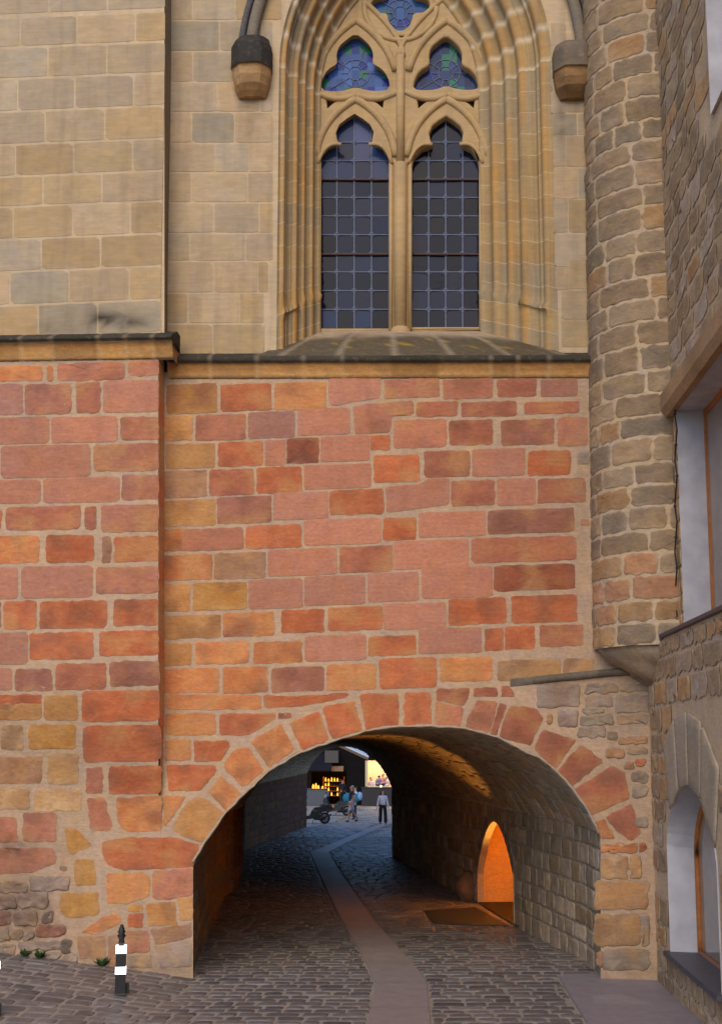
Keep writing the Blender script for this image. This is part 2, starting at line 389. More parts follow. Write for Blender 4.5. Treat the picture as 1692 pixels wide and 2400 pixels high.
B_ = '''q 95 85 475 215;q 505 85 850 220;r 885 85 1155 205;P 1190 88 1445 205
q -124 268 295 240 295 345 140 352 130 455 -115 465;r 320 245 605 345;r 635 245 1020 345;r 1075 245 1455 325
q 160 370 525 565;r 548 375 850 545;m 915 370 1280 545;q 1310 355 1515 555;o -3 480 130 580
o 20 620 335 805;r 375 590 690 770;p 710 575 1075 765;o 1100 590 1395 760;g 1450 600 1530 680
p 105 835 340 825 400 785 545 790 545 970 110 1015;r 565 800 865 970;p 885 785 1150 970;r 1170 785 1500 950
o 85 1060 310 1215;p 335 1018 800 1190;m 820 1000 1420 1165;q 1470 1070 1530 1110
p 160 1218 680 1415;r 705 1195 1435 1365
p -24 1445 330 1645;p 355 1405 850 1620;d 865 1390 1425 1565
p 90 1660 520 1840;o 545 1625 945 1805;o 985 1605 1440 1795
o -19 1890 310 2025;p 335 1835 770 2010;o 800 1838 925 1990;o 940 1820 1145 1980;r 1185 1815 1485 1960
o 60 2045 455 2255;a 485 2045 845 2205;s 890 2060 1325 2200;s 1350 2050 1560 2180'''
traced(mb, B_, 870, 860, 2.998, -.03, FW, **KW)
D_ = '''a 55 325 720 425;o 745 325 960 340 1345 308 1340 342 1010 405 750 415
a 55 455 405 605;o 435 460 835 457 830 490 640 605 440 610;r 850 455 935 490
a 55 640 230 785;o 255 650 490 650 505 690 440 790 260 790
o 65 815 400 820 410 860 310 990 80 1000;a 45 1035 195 1040 150 1120 60 1245 45 1240'''
traced(mb, D_, 370, 1520, 2.998, 0, FW, **KW)
E_ = '''r 630 275 790 335;r 825 265 880 262 912 335 825 338'''
traced(mb, E_, 900, 1520, 2.998, 0, FW, **KW)
J_ = '''w 20 265 275 400;g 310 265 505 318;g 515 268 685 310;w 310 335 470 400;w 490 330 690 430;g 290 405 420 442;w 150 420 265 520
t 80 440 115 500;g 280 450 480 510;w 500 445 685 500;g 265 520 430 580;t 510 580 680 622;g 440 545 500 600;t 430 650 535 705;g 560 640 680 680
o 610 710 668 755;t 540 730 600 770;g 585 790 680 850;g 590 870 680 940;g 610 1060 680 1120
a 405 1220 620 1270;o 632 1215 672 1265;l 405 1290 560 1428;s 575 1290 640 1425;s 365 1440 685 1612;s 362 1640 640 1828;g 415 1850 690 1975;t 375 1860 410 1950;g 640 1650 690 1830'''
traced(mb, J_, 1250, 1500, 2.552, -.02, FW, mort=M_GREY, H=.010, rough=.02, jit=.03, rad=.05, mix=.45)
# jamb stones left of the passage (shared with the foot of the buttress)
K_ = '''o 725 1410 940 1388 1230 1392 1405 1440 1358 1590 890 1618 760 1580 720 1500
a 755 1645 1000 1630 1055 1680 1040 1800 900 1850 755 1845;q 1075 1625 1352 1600 1352 1790 1170 1825 1075 1820
Y 905 1862 1000 1905;o 905 1922 1005 2015;y 1035 1855 1230 1838 1240 2000 1040 2008;y 1255 1815 1352 1800 1355 1960 1270 1975
q 890 2045 1040 2040 1055 2190 900 2200;t 1055 2035 1345 1992 1345 2085 1100 2140;w 1080 2150 1340 2110 1345 2290 1130 2300;g 900 2215 1060 2300'''
traced(mb, K_, 0, 1500, 2.998, 0, lambda x, y, h: U(x, y, Y0 - .002 - h), **KW)
# a low ledge over the right haunch
red = cbuild(mb, 'red_stone_wall', STONE, smooth=True)

# ---- voussoirs
mb = MB()
V_ = '''y 100 1250 205 1085 300 1032 468 1160 322 1366 160 1310;a 360 1010 445 895 590 1018 480 1145;a 470 800 550 705 640 700 745 855 600 972 480 855
a 655 650 860 530 962 705 780 838;o 920 522 1130 440 1202 640 1015 708;o 1155 412 1375 367 1437 572 1225 637;o 1415 322 1688 314 1688 545 1465 576'''
KV = dict(mort=M_RED, mix=.22, H=.004, rough=.011, jit=.016, rad=.035, bev=.018, n=36)
traced(mb, V_, 370, 1520, 2.998, 0, FW, **KV)
V2_ = '''o 145 312 320 306 330 536 140 542;r 370 282 600 277 590 332 555 402 365 360;q 366 372 556 415 530 550 355 546
q 650 365 795 378 735 590 572 560 582 500;r 805 380 862 398 790 612 742 598;r 885 405 1070 422 1115 490 1022 682 806 622 850 480
r 1112 570 1350 642 1192 852 1052 702;r 1375 672 1540 792 1322 972 1212 862'''
traced(mb, V2_, 900, 1520, 2.998, 0, FW, **KV)
V3_ = '''r 460 750 545 795 572 942 340 1052 240 892;r 428 1062 582 976 640 1150 582 1202 500 1140;r 362 1082 422 1072 488 1188 408 1192'''
traced(mb, V3_, 1250, 1500, 2.552, 0, FW, **KV)
lip = [U(x, y, Y0 - .006) for x, y in ARCH]; fine_ = []
for a, b in zip(lip, lip[1:]):
    n = max(2, int((b - a).length / .05)); fine_ += [a.lerp(b, k / n) for k in range(n)]
mb.tube([p + Vector((.014 * nz(p, 9), 0, .014 * nz(p, 8, 3))) for p in fine_], [.02 + .016 * nz(p, 7) for p in fine_], 6, L(178,158,136))
cbuild(mb, 'arch_ring', STONE, smooth=True)

# ---- ledge over the right haunch
mb = MB()
pts = [(1195, 1601), (1300, 1590), (1420, 1578), (1530, 1570)]
for (xa, ya), (xb, yb) in zip(pts, pts[1:]):
    for k in range(6):
        t0, t1 = k / 6, (k + 1) / 6
        def q(t, dy, h):
            y = ya + (yb - ya) * t + dy; x = xa + (xb - xa) * t
            e = .05 * sstep(1195, 1300, x)
            return U(x, y + 2 * nz((x * .05, y * .05, dy), 1), Y0 - h * (e / .05))
        c = L(112,100,86) * random.uniform(.85, 1.1)
        mb.grid([[q(t, -10, .0), q(t, -7, .07), q(t, 4, .075), q(t, 9, .0)] for t in (t0, t1)], c)
cbuild(mb, 'ledge', STONE, smooth=True)

# ---- red part of the buttress
mb = MB()
sheet(mb, FB, frange(-140, 372, 16), 826, lambda x: 2330 if x > 60 else 2330, 16, M_RED)
KB = dict(KW); KB['rough'] = .009; KB['jit'] = .018; KB['rad'] = .045
F_ = '''a -100 235 300 335;o 335 230 370 335;q 410 210 875 330;q 905 195 1113 300
P -160 362 160 575;q 180 360 500 570;r 540 345 705 560;p 730 335 1113 555
p -200 595 345 780;p 365 590 825 768;q 850 590 1113 750
p 10 790 635 1015;q 665 780 1113 970;p -250 800 -12 1020
p -200 1035 285 1198;p 310 1018 840 1190;q 860 1000 1113 1170
r 45 1220 565 1380;r 600 1220 675 1380;q 715 1210 1113 1395;o -160 1240 10 1380
a -190 1430 275 1615;o 330 1420 660 1610;t 722 1430 780 1615;o 805 1430 1113 1605
p -200 1650 125 1870;p 155 1640 650 1860;q 680 1645 1113 1830
o 30 1885 255 2080;o 285 1885 750 2075;o 800 1875 1113 2055;r -160 1890 5 2080
P -160 2110 195 2330;o 215 2105 655 2290;o 700 2095 1113 2265'''
traced(mb, F_, 0, 780, 2.998, -.02, FB, **KB)
C_ = '''p -160 200 85 350;m 110 205 365 355;r 395 165 745 345;m 775 150 1118 320
o -150 385 290 460;y -150 450 290 560;y 315 385 545 560;o 580 355 1120 570
l 10 600 160 770;Y 205 595 530 765;o 590 600 1128 850;y -150 600 -15 770
t -150 820 295 1005;l 340 800 550 1010;q 610 895 720 1075;o 770 885 1130 1080
l -150 1050 205 1190;l 245 1050 570 1200;q 615 1110 730 1110 790 1290 770 1340 640 1330;a 815 1112 1138 1097 1138 1338 900 1343 840 1300
q -150 1245 120 1420;q 165 1215 395 1415;q -150 1460 380 1465 400 1560 250 1625 -150 1650
Y 465 1320 540 1330 650 1440 500 1508 465 1400;Y 535 1545 655 1545 680 1720 540 1725 520 1650;Y 425 1785 690 1775 695 1930 480 1955 425 1900
a 565 2050 720 1950 830 1925 850 1990 700 2060;t 545 2085 740 2085 745 2230 560 2240;t 760 2080 870 2070 880 2290 770 2300
w 430 1590 470 1620;y 1148 1100 1150 1110'''
C_ = C_.rsplit(';', 1)[0]
traced(mb, C_, 0, 1500, 2.998, -.012, FB, **KB)
G_ = '''g -150 1700 190 1772;w 215 1660 490 1760;w 130 1780 345 1882;g -120 1800 110 1890;g 95 1915 260 2010;k 300 1910 375 1985;m -120 1910 75 2010
m 255 2000 465 2000 455 2080 255 2092;g 80 2040 160 2110;g -120 2030 70 2120;w 130 2120 460 2180;g 165 2060 240 2110;g -120 2140 110 2210;w 340 2195 430 2240;g 130 2200 320 2280;k 430 2100 500 2200;w 440 2210 540 2290;w -120 2230 115 2300'''
traced(mb, G_, 0, 1500, 2.998, -.03, FB, mort=M_GREY, H=.018, rough=.03, jit=.035, rad=.06, mix=.5)
# right return of the buttress
P = []; C = []
for py in frange(826, 2040, 14):
    e = U(371 + 6 * sstep(1500, 1900, py), py, Y0 - bdepth(py)); row = []
    P.append([e + Vector((0, d * bdepth(py), 0)) + Vector((.004 * nz((py * .1, d * 5, 0), 1), 0, 0)) for d in (-.01, .3, .65, 1.02)])
    cc = (L(186,138,98) if int(py / 62) % 3 else L(194,122,84)) * 1.25; cc = cc * (1 + .15 * nz((py * .03, 0, 0), 1))
    C.append([cc] * 4)
mb.grid(P, C)
cbuild(mb, 'buttress', STONE, smooth=True)

# ---- upper walls of buff ashlar
KU = dict(mort=M_UP, H=.001, rough=.006, jit=.006, rad=.012, bev=.010, n=26, mix=.25)
def FUB(px, py, h): return U(px, py, Y0 - .38 - h)
def FU(px, py, h): return U(px, py, YW - h)
mb = MB()
sheet(mb, FUB, frange(-160, 386, 18), -420, lambda x: 800, 18, M_UP, h=-.005, amp=.001)
rows = [(-545,-405),(-400,-260),(-255,-115),(-110,55),(70,200),(205,340),(345,487),(490,634),(637,777),(780,912),(915,1057),(1060,1202),(1205,1352),(1355,1500)]
jo = [[80,335,597],[203,468],[80,335,597],[-40,220,480],[92,345,605],[-50,215,478],[80,335,597],[-60,203,468],[70,330,592],[-70,193,455],[60,325,582],[-80,185,450],[45,310,578],[-90,172,437]]
for (ya, yb), js in zip(rows, jo):
    xs = [js[0] - 260] + js + [0]
    for a, b in zip(xs, xs[1:]):
        end = b == 0
        if end: b = 738 - 22 * sstep(0, 1500, ya)
        code = random.choice('uuuxvz' if ya < 600 else 'uvvzvzx')
        P = [((a + 4) / 1.9047, (ya + 5 - .04 * a + 0) / 1.9047), ((b - 4 * (not end)) / 1.9047, (ya + 5 - .04 * b) / 1.9047), ((b - 4 * (not end)) / 1.9047, (yb - 2 - .04 * b) / 1.9047), ((a + 4) / 1.9047, (yb - 2 - .04 * a) / 1.9047)]
        stone(mb, [(x, y + 5) for x, y in P], FUB, code, um=.00687, **KU)
P = []; C = []
for py in frange(-420, 800, 14):
    ex = 388 - 10 * sstep(0, 760, py)
    e = U(ex, py, Y0 - .38); wl = YW - (Y0 - .38)
    P.append([e + Vector((0, wl * d, 0)) for d in (-.015, .33, .66, 1.02)])
    C.append([L(150,128,100) * (.8 + .1 * nz((py * .02, 1, 0), 1))] * 4)
mb.grid(P, C)
cbuild(mb, 'upper_buttress', ASHLAR, smooth=True)

# ---- window geometry in metres
zs = U(937, 230, YG).z
XLI, XRI = U(752, 500, YG).x, U(1123, 500, YG).x
XLO, XRO = U(652, 400, YW).x, U(1299, 400, YW).x
ZBI, ZBO = U(937, 772, YG).z, U(937, 812, YW).z
def arc_curve(t, side, zb, ext=0):
    """points of one half of the opening from foot to apex; t = 0 outer .. 1 inner"""
    xl = XLO + (XLI - XLO) * t - ext; xr = XRO + (XRI - XRO) * t + ext
    w = (xr - xl) / 2; xa = (xl + xr) / 2
    wi = (XRI - XLI) / 2; Rr = 2 * wi + (w - wi) * 1.0
    pts = []
    for k in range(JN): pts.append((side * -w + 0, zb + (zs - zb) * JT[k]))
    rise = math.sqrt(max(.01, Rr * Rr - (Rr - w) ** 2)); am = math.acos((Rr - w) / Rr)
    for k in range(1, AN + 1):
        a = am * k / AN
        pts.append((-side * (w - Rr + Rr * math.cos(a)), zs + Rr * math.sin(a)))
    return [(xa + p[0], p[1]) for p in pts]
# sample positions, with thin joint bands
JT = []; JB = []
nj = 13
for k in range(nj):
    for q, f in ((.0, 1), (.022, 0), (.05, 0), (.35, 0), (.65, 0), (.95, 0), (.978, 0)): JT.append((k + q) / nj); JB.append((k, f if q == 0 else 0))
JT.append(1.0); JB.append((nj, 1)); JN = len(JT)
AN = 42; AB = [(nj + (k // 6), 1 if k % 6 == 0 else 0) for k in range(1, AN + 1)]
PROF = [(0, 0)]
def seg(n, wid, amp):
    a0 = PROF[-1][0]
    for k in range(1, n + 1): PROF.append((a0 + wid * k / n, amp * math.sin(math.pi * k / n) ** (.6 if amp > 0 else 1)))
for wid, amp in ((.05, .0), (.11, .085), (.04, -.03), (.10, -.08), (.03, 0), (.12, .09), (.09, -.07), (.09, .06), (.10, -.07), (.10, .07), (.11, -.05), (.06, .03)): seg(6, wid, amp)
for side in (1, -1):
    mb = MB(); P = []; C = []
    stat = [{} for _ in range(40)]
    colr = [random.choice([L(172,146,110), L(176,148,106), L(164,143,111), L(172,142,100)]) for _ in range(40)]
    curves = []
    for a, dsp in PROF:
        a = min(a, 1); zb = ZBO + (ZBI - ZBO) * a - .25
        cu = arc_curve(a, side, zb)
        W = abs(XLI - XLO) if side == 1 else abs(XRO - XRI)
        row = []; rc = []
        for k, (x, z) in enumerate(cu):
            b, f = (JB + AB)[k]
            foot = 1.0 if (k < JN and z < zb + .85) else 0.0
            d = dsp * (1 if not foot else .5) + (.05 * min(1, a * 10) if foot else 0) + (.06 * min(1, a * 10) if (k < JN and abs(z - zb - .85) < .06) else 0)
            y = YW + (YG - .12 - YW) * a - d * .75
            dx = side * d * .45
            row.append(Vector((x + dx, y, z)))
            c = colr[b] * (1 + .10 * nz((x * 3, y * 3, z), 1)) * (1 - .0 * a)
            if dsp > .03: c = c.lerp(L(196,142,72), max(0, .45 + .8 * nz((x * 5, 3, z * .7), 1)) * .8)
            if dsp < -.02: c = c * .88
            if f: c = L(206,186,156)
            rc.append(c)
        P.append(row); C.append(rc)
    mb.grid(P, C)
    cbuild(mb, 'window_jamb', ASHLAR, smooth=True)['label'] = ('narrower' if side == 1 else 'wider') + ' moulded splay of the great window'

# upper wall sheet around the opening
mb = MB()
outL = arc_curve(0, 1, ZBO - .6); outR = arc_curve(0, -1, ZBO - .6)
def edge(z, cu):
    if z >= cu[-1][1]: return cu[-1][0]
    for (xa, za), (xb, zb) in zip(cu, cu[1:]):
        if za <= z <= zb: return xa + (xb - xa) * (z - za) / max(1e-6, zb - za)
    return cu[0][0]
zt = outL[-1][1] + 1.2
zrow = frange(U(500, 840, YW).z, zt, .1)
xwl = U(376, 400, YW).x; xwr = U(1470, 400, YW).x
for x_of in ((lambda z, t: xwl + (edge(z, outL) - xwl) * t), (lambda z, t: edge(z, outR) + (xwr - edge(z, outR)) * t)):
    mb.grid([[Vector((x_of(z, t), YW + .006 + .002 * nz((x_of(z, t), 0, z), 9), z)) for t in frange(0, 1, .08)] for z in zrow],
            [[stain(993 + x_of(z, t) / YW * FPX, 1748 - (z - 3.5) / YW * FPX, M_UP * (1 + .1 * nz((x_of(z, t), 0, z), 2))) for t in frange(0, 1, .08)] for z in zrow])
rows = [(-560,-430),(-425,-300),(-295,-170),(-165,-45),(-40,88),(92,226),(230,364),(368,498),(501,636),(640,767),(771,902),(906,1038),(1041,1163),(1166,1305),(1308,1442),(1446,1580)]
jo = [[870],[970],[862],[970],[860],[980],[862],[970],[857],[960,1112],[855,1105],[955,1157],[848,1095],[953,1150],[840,1070],[950,1178]]
for (ya, yb), js in zip(rows, jo):
    xs = [700] + js + [1180 + (20 if ya < 1160 else 0) + (0 if ya > 1300 else 20)]
    if ya < 0: xs[-1] = 1240 - ya * .5
    if len(js) == 1 and xs[-1] - js[0] > 230: xs = [700, js[0], js[0] + 190, xs[-1]]
    for a, b in zip(xs, xs[1:]):
        stone(mb, [((a + 3) / 1.9047, ya / 1.9047 + 1.2), ((b - 3) / 1.9047, ya / 1.9047 + 1.2), ((b - 3) / 1.9047, yb / 1.9047 - .8), ((a + 3) / 1.9047, yb / 1.9047 - .8)], FU, random.choice('uuvvzux' if ya < 700 else 'vvzvu'), um=.00687, **KU)
RW_ = '''v 120 155 210 600;u 225 615 360 750;u 120 620 215 760;x 130 770 285 905;u 300 770 355 900;u 140 915 215 1115;v 225 915 380 1118;v 140 1130 290 1335;x 305 1135 380 1330
u 140 1345 225 1560;z 238 1345 385 1560;u 145 1575 300 1790;v 312 1572 395 1740;v 150 1800 230 1945;z 242 1752 395 1940;v 190 1955 395 2145;z 190 2155 395 2330'''
traced(mb, RW_, 1250, 0, 2.871, 0, FU, **KU)
cbuild(mb, 'upper_wall', ASHLAR, smooth=True)

# ---- tracery: plate with cusped holes, filled between arch and holes
def c2(x, y, Y=YG): return U(500 + x / 1.7989, y / 1.7989, Y)
LIGHT = [(450,1392),(738,1392),(738,720),(727,675),(702,642),(665,625),(663,600),(668,572),(655,545),(625,522),(597,503),(570,522),(540,545),(527,575),(532,602),(537,625),(495,640),(465,672),(452,720)]
TREF = [(462,388),(470,350),(490,315),(530,292),(533,272),(530,245),(540,215),(570,190),(600,168),(630,190),(655,215),(667,245),(663,272),(668,292),(705,312),(728,342),(738,385),(700,391),(650,388),(600,373),(560,388),(510,393)]
QUAT = [(735,68),(690,68),(660,35),(690,4),(735,0),(740,-60),(788,-92),(835,-60),(840,0),(890,4),(917,35),(890,66),(840,68),(836,100),(820,130),(788,146),(755,130),(740,100)]
def shift(p, dx): return [(x + dx, y) for x, y in p]
def chaik(p, n=1, keep=()):
    for _ in range(n):
        q = []
        for i in range(len(p)):
            a, b = p[i], p[(i + 1) % len(p)]
            q += [(a[0] * .75 + b[0] * .25, a[1] * .75 + b[1] * .25), (a[0] * .25 + b[0] * .75, a[1] * .25 + b[1] * .75)]
        p = q
    return p
def grow(p, k):
    cx = sum(q[0] for q in p) / len(p); cy = sum(q[1] for q in p) / len(p)
    out = []
    for i in range(len(p)):
        a, b = p[i - 1], p[(i + 1) % len(p)]; nx, ny = b[1] - a[1], a[0] - b[0]; l = math.hypot(nx, ny) or 1
        sg = 1 if area(p) > 0 else -1
        out.append((p[i][0] + sg * nx / l * k, p[i][1] + sg * ny / l * k))
    return out
def area(p): return sum(p[i - 1][0] * p[i][1] - p[i][0] * p[i - 1][1] for i in range(len(p)))
SPAN = [[(468, 406), (545, 434), (500, 462), (478, 492)], [(730, 406), (652, 434), (700, 462), (720, 492)]]
holes = [grow(LIGHT, 9), grow(shift(LIGHT, 383), 9), grow(chaik(TREF), 9), grow(chaik(shift(TREF, 380)), 9), grow(chaik(QUAT, 2), 9)]
holes += [chaik(q) for q in SPAN] + [chaik(shift(q, 381)) for q in SPAN] + [chaik([(740, 160), (840, 160), (812, 205), (790, 238), (768, 205)])]
holes3 = [[c2(x, y) for x, y in h] for h in holes]
JT2 = JT
inner = arc_curve(1, 1, ZBI - .05)[::4] + arc_curve(1, -1, ZBI - .05)[::-4]
def plate(name, outer2, holes2, Y, th, mat, parent, bev, col):
    """flat plate in the XZ plane with holes (curve fill, then frozen to a mesh)"""
    cu = bpy.data.curves.new(name, 'CURVE'); cu.dimensions = '2D'; cu.fill_mode = 'BOTH'; cu.extrude = th / 2; cu.bevel_depth = bev; cu.bevel_resolution = 2
    for lp in [outer2] + holes2:
        sp = cu.splines.new('POLY'); sp.points.add(len(lp) - 1); sp.use_cyclic_u = True
        for q, (x, z) in zip(sp.points, lp): q.co = (x, z, 0, 1)
    o = bpy.data.objects.new('tmp', cu); COL.objects.link(o)
    dg = bpy.context.evaluated_depsgraph_get(); me = bpy.data.meshes.new_from_object(o.evaluated_get(dg))
    bpy.data.objects.remove(o)
    me.transform(Matrix.Translation((0, Y - Y0, 0)) @ Matrix.Rotation(R(90), 4, 'X'))
    ca = me.color_attributes.new('Col', 'FLOAT_COLOR', 'POINT')
    for i, v in enumerate(me.vertices):
        c = col * (1 + .12 * nz(v.co, 2.5) + .06 * nz(v.co, 9)); ca.data[i].color = (*c, 1)
    me.materials.clear(); me.materials.append(mat)
    ob = bpy.data.objects.new(name, me); COL.objects.link(ob); ob.parent = parent
    return ob
win = cbuild((lambda m: (m.box((XLI - .05, YG + .25, ZBI - .3), (XRI + .05, YG + .3, zs + 2.5), L(30,28,30)), m)[1])(MB()), 'window', ASHLAR)
win['label'] = 'tall two-light pointed window with leaded blue glass and stone tracery'
SANDC = L(184,154,112)
plate('tracery', inner, [[(v.x, v.z) for v in h] for h in holes3], YG - .02, .16, ASHLAR, win, .035, SANDC)
for q in SPAN + [shift(q, 381) for q in SPAN] + [[(740, 160), (840, 160), (812, 205), (790, 238), (768, 205)]]:
    mb = MB(); mb.prism([c2(x, y, YG + .07) for x, y in grow(q, 4)], (0, .06, 0), L(150,126,94)); cbuild(mb, 'sunk_panel', ASHLAR, win)
# projecting ribs: mullion, arches over lights and upper panels
def rib(mb, pts, r=.05, Y=YG - .13, c=SANDC, n=10):
    P = [c2(x, y, Y) for x, y in pts]
    mb.tube(P, r, n=n, c=c)
def bez(a, b, c, n=10): return [(a[0] * (1 - t) ** 2 + 2 * b[0] * t * (1 - t) + c[0] * t * t, a[1] * (1 - t) ** 2 + 2 * b[1] * t * (1 - t) + c[1] * t * t) for t in [k / n for k in range(n + 1)]]
mb = MB()
for dx in (0, 383):
    rib(mb, bez((432 + dx, 660), (450 + dx, 500), (600 + dx, 418)), .07); rib(mb, bez((768 + dx, 660), (750 + dx, 500), (600 + dx, 418)), .07)
    rib(mb, bez((440 + dx, 690), (470 + dx, 590), (540 + dx, 610), 8) , .035, YG - .17); rib(mb, bez((752 + dx, 690), (725 + dx, 590), (655 + dx, 610), 8), .035, YG - .17)
    rib(mb, bez((440 + dx, 300), (470 + dx, 170), (602 + dx, 85)), .07); rib(mb, bez((768 + dx, 300), (735 + dx, 170), (602 + dx, 85)), .07)
    rib(mb, bez((425 + dx, 385), (520 + dx, 440), (602 + dx, 400)), .055); rib(mb, bez((780 + dx, 385), (690 + dx, 440), (602 + dx, 400)), .055)
rib(mb, bez((800, 240), (800, 150), (640, 10)), .05); rib(mb, bez((780, 240), (790, 150), (960, 0)), .05)
ring = [(788 + 152 * math.cos(t), 30 + 140 * math.sin(t)) for t in [2 * math.pi * k / 40 for k in range(41)]]
rib(mb, ring, .05)
cbuild(mb, 'tracery_rib', ASHLAR, win, smooth=True)
mb = MB()
rib(mb, [(788, 1395), (788, 690)], .115, YG - .16, n=14); rib(mb, [(788, 690), (788, 235)], .075, YG - .16, n=12); rib(mb, [(748, 1392), (748, 680)], .035, YG - .15); rib(mb, [(829, 1392), (829, 680)], .035, YG - .15)
a = c2(788, 1405, YG - .16)
mb.lathe([(.2, -.14), (.2, .0), (.17, .05), (.14, .1)], 12, a, SANDC)
rib(mb, [(444, 1392), (444, 680)], .05, YG - .12); rib(mb, [(1130, 1392), (1130, 680)], .05, YG - .12)
cbuild(mb, 'mullion', ASHLAR, win, smooth=True)
# leaded glass: each opening one pane of quarries, and its leads
def quarries(name, x0, x1, rows, cols, hue, bright):
    mb = MB(); ml = MB(); YP = YG + .06
    cw = (x1 - x0) / cols
    for j, (ya, yb) in enumerate(zip(rows, rows[1:])):
        for i in range(cols):
            a = x0 + cw * i; b = a + cw; k = 9
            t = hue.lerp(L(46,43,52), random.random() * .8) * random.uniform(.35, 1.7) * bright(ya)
            tilt = [random.uniform(-.006, .006) for _ in range(2)]
            oct_ = [(a + k, ya), (b - k, ya), (b, ya + k), (b, yb - k), (b - k, yb), (a + k, yb), (a, yb - k), (a, ya + k)]
            ids = [mb.vert(c2(x, y, YP) + Vector((0, tilt[0] * (1 if x > a + cw / 2 else -1) + tilt[1] * (1 if y > (ya + yb) / 2 else -1), 0)), t) for x, y in oct_]
            mb.face(*ids)
    for j, y in enumerate(rows):
        ml.tube([c2(x0, y, YP - .01), c2(x1, y, YP - .01)], .011, 5)
    for i in range(cols + 1):
        ml.tube([c2(x0 + cw * i, rows[0], YP - .01), c2(x0 + cw * i, rows[-1], YP - .01)], .011, 5)
    for j in range(1, len(rows) - 1):
        for i in range(1, cols):
            x, y = x0 + cw * i, rows[j]
            if True:
                q = [(x - 13, y), (x, y - 13), (x + 13, y), (x, y + 13)]
                ml.tube([c2(*p, YP - .012) for p in q + [q[0]]], .007, 4)
                mb.face(*[mb.vert(c2(*p, YP - .003), L(40,58,112) if (i + j) % 2 else L(28,30,40)) for p in q])
    g = cbuild(mb, 'glass_pane', LEADGLASS, win)
    cbuild(ml, 'leading', LEAD, win)
rowsY = [500, 600, 678, 755, 833, 911, 990, 1070, 1147, 1226, 1305, 1388]
quarries('l', 448, 740, rowsY, 4, L(38,56,94), lambda y: 1.9 if y < 740 else .5)  # upper panes brighter: sky reflection put into the glass colour
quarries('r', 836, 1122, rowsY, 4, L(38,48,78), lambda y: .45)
def upper_glass(x0, x1, y0, y1, hue):
    mb = MB(); ml = MB(); YP = YG + .06; n = 9; m = 7
    for j in range(m):
        for i in range(n):
            xa, xb = x0 + (x1 - x0) * i / n, x0 + (x1 - x0) * (i + 1) / n; ya, yb = y0 + (y1 - y0) * j / m, y0 + (y1 - y0) * (j + 1) / m
            t = random.random(); c = hue * random.uniform(.6, 1.3)
            if random.random() < .12: c = L(50,110,90)
            if random.random() < .12: c = L(40,54,130)
            mb.face(*[mb.vert(c2(x, y, YP), c) for x, y in ((xa, ya), (xb, ya), (xb, yb), (xa, yb))])
    cx, cy = (x0 + x1) / 2, y0 + (y1 - y0) * .62
    for r in (30, 60): ml.tube([c2(cx + r * math.cos(t), cy + r * .95 * math.sin(t), YP - .012) for t in [2 * math.pi * k / 24 for k in range(25)]], .006, 5)
    for k in range(10):
        t = 2 * math.pi * k / 10; ml.tube([c2(cx + 28 * math.cos(t), cy + 28 * math.sin(t), YP - .012), c2(cx + (62 if k % 2 else 130) * math.cos(t), cy + (62 if k % 2 else 110) * math.sin(t), YP - .012)], .007, 5)
    cbuild(mb, 'glass_pane', LEADGLASS, win); cbuild(ml, 'leading', LEAD, win)
upper_glass(455, 745, 160, 400, L(62,92,150)); upper_glass(836, 1122, 160, 400, L(48,60,100)); upper_glass(650, 925, -100, 150, L(50,84,136))  # bluest at upper left, again sky reflection in the colour
mb = MB()
for y in (755, 1070):
    for x0, x1 in ((448, 740), (836, 1122)):
        mb = MB(); mb.tube([c2(x0, y + 2, YG + .02), c2(x1, y + 2, YG + .02)], .018, 6); cbuild(mb, 'saddle_bar', IRON, win)

# ---- weathered sill
mb = MB(); P = []; C = []
for t in frange(0, 1, .05):
    row = []; rc = []
    for s in frange(0, 1, .02):
        bx = 740 + (1140 - 740) * s; fx = 600 + (1340 - 600) * s
        a = U(bx, 775, YG - .05); b = U(fx, 833, Y0 - .12)
        p = a.lerp(b, t); p.z += .10 * math.sin(math.pi * t) * (1 - abs(2 * s - 1) ** 3)
        p.z += .012 * nz(p, 7)
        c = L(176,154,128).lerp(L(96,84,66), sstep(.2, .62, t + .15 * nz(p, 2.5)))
        if nz(p, 6, 9) > .46 and .4 < t < .85 and .2 < s < .85: c = L(150,122,44)
        if int(s * 50) % 9 == 4: c = c.lerp(L(188,170,146), .35)
        row.append(p); rc.append(c * (1 + .2 * nz(p, 11)))
    P.append(row); C.append(rc)
e = [p.copy() for p in P[-1]]
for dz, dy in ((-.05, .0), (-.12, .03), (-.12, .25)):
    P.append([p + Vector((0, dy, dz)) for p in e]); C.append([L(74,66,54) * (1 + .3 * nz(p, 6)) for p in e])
mb.grid(P, C)
cbuild(mb, 'window_sill', STONE, win, smooth=True)

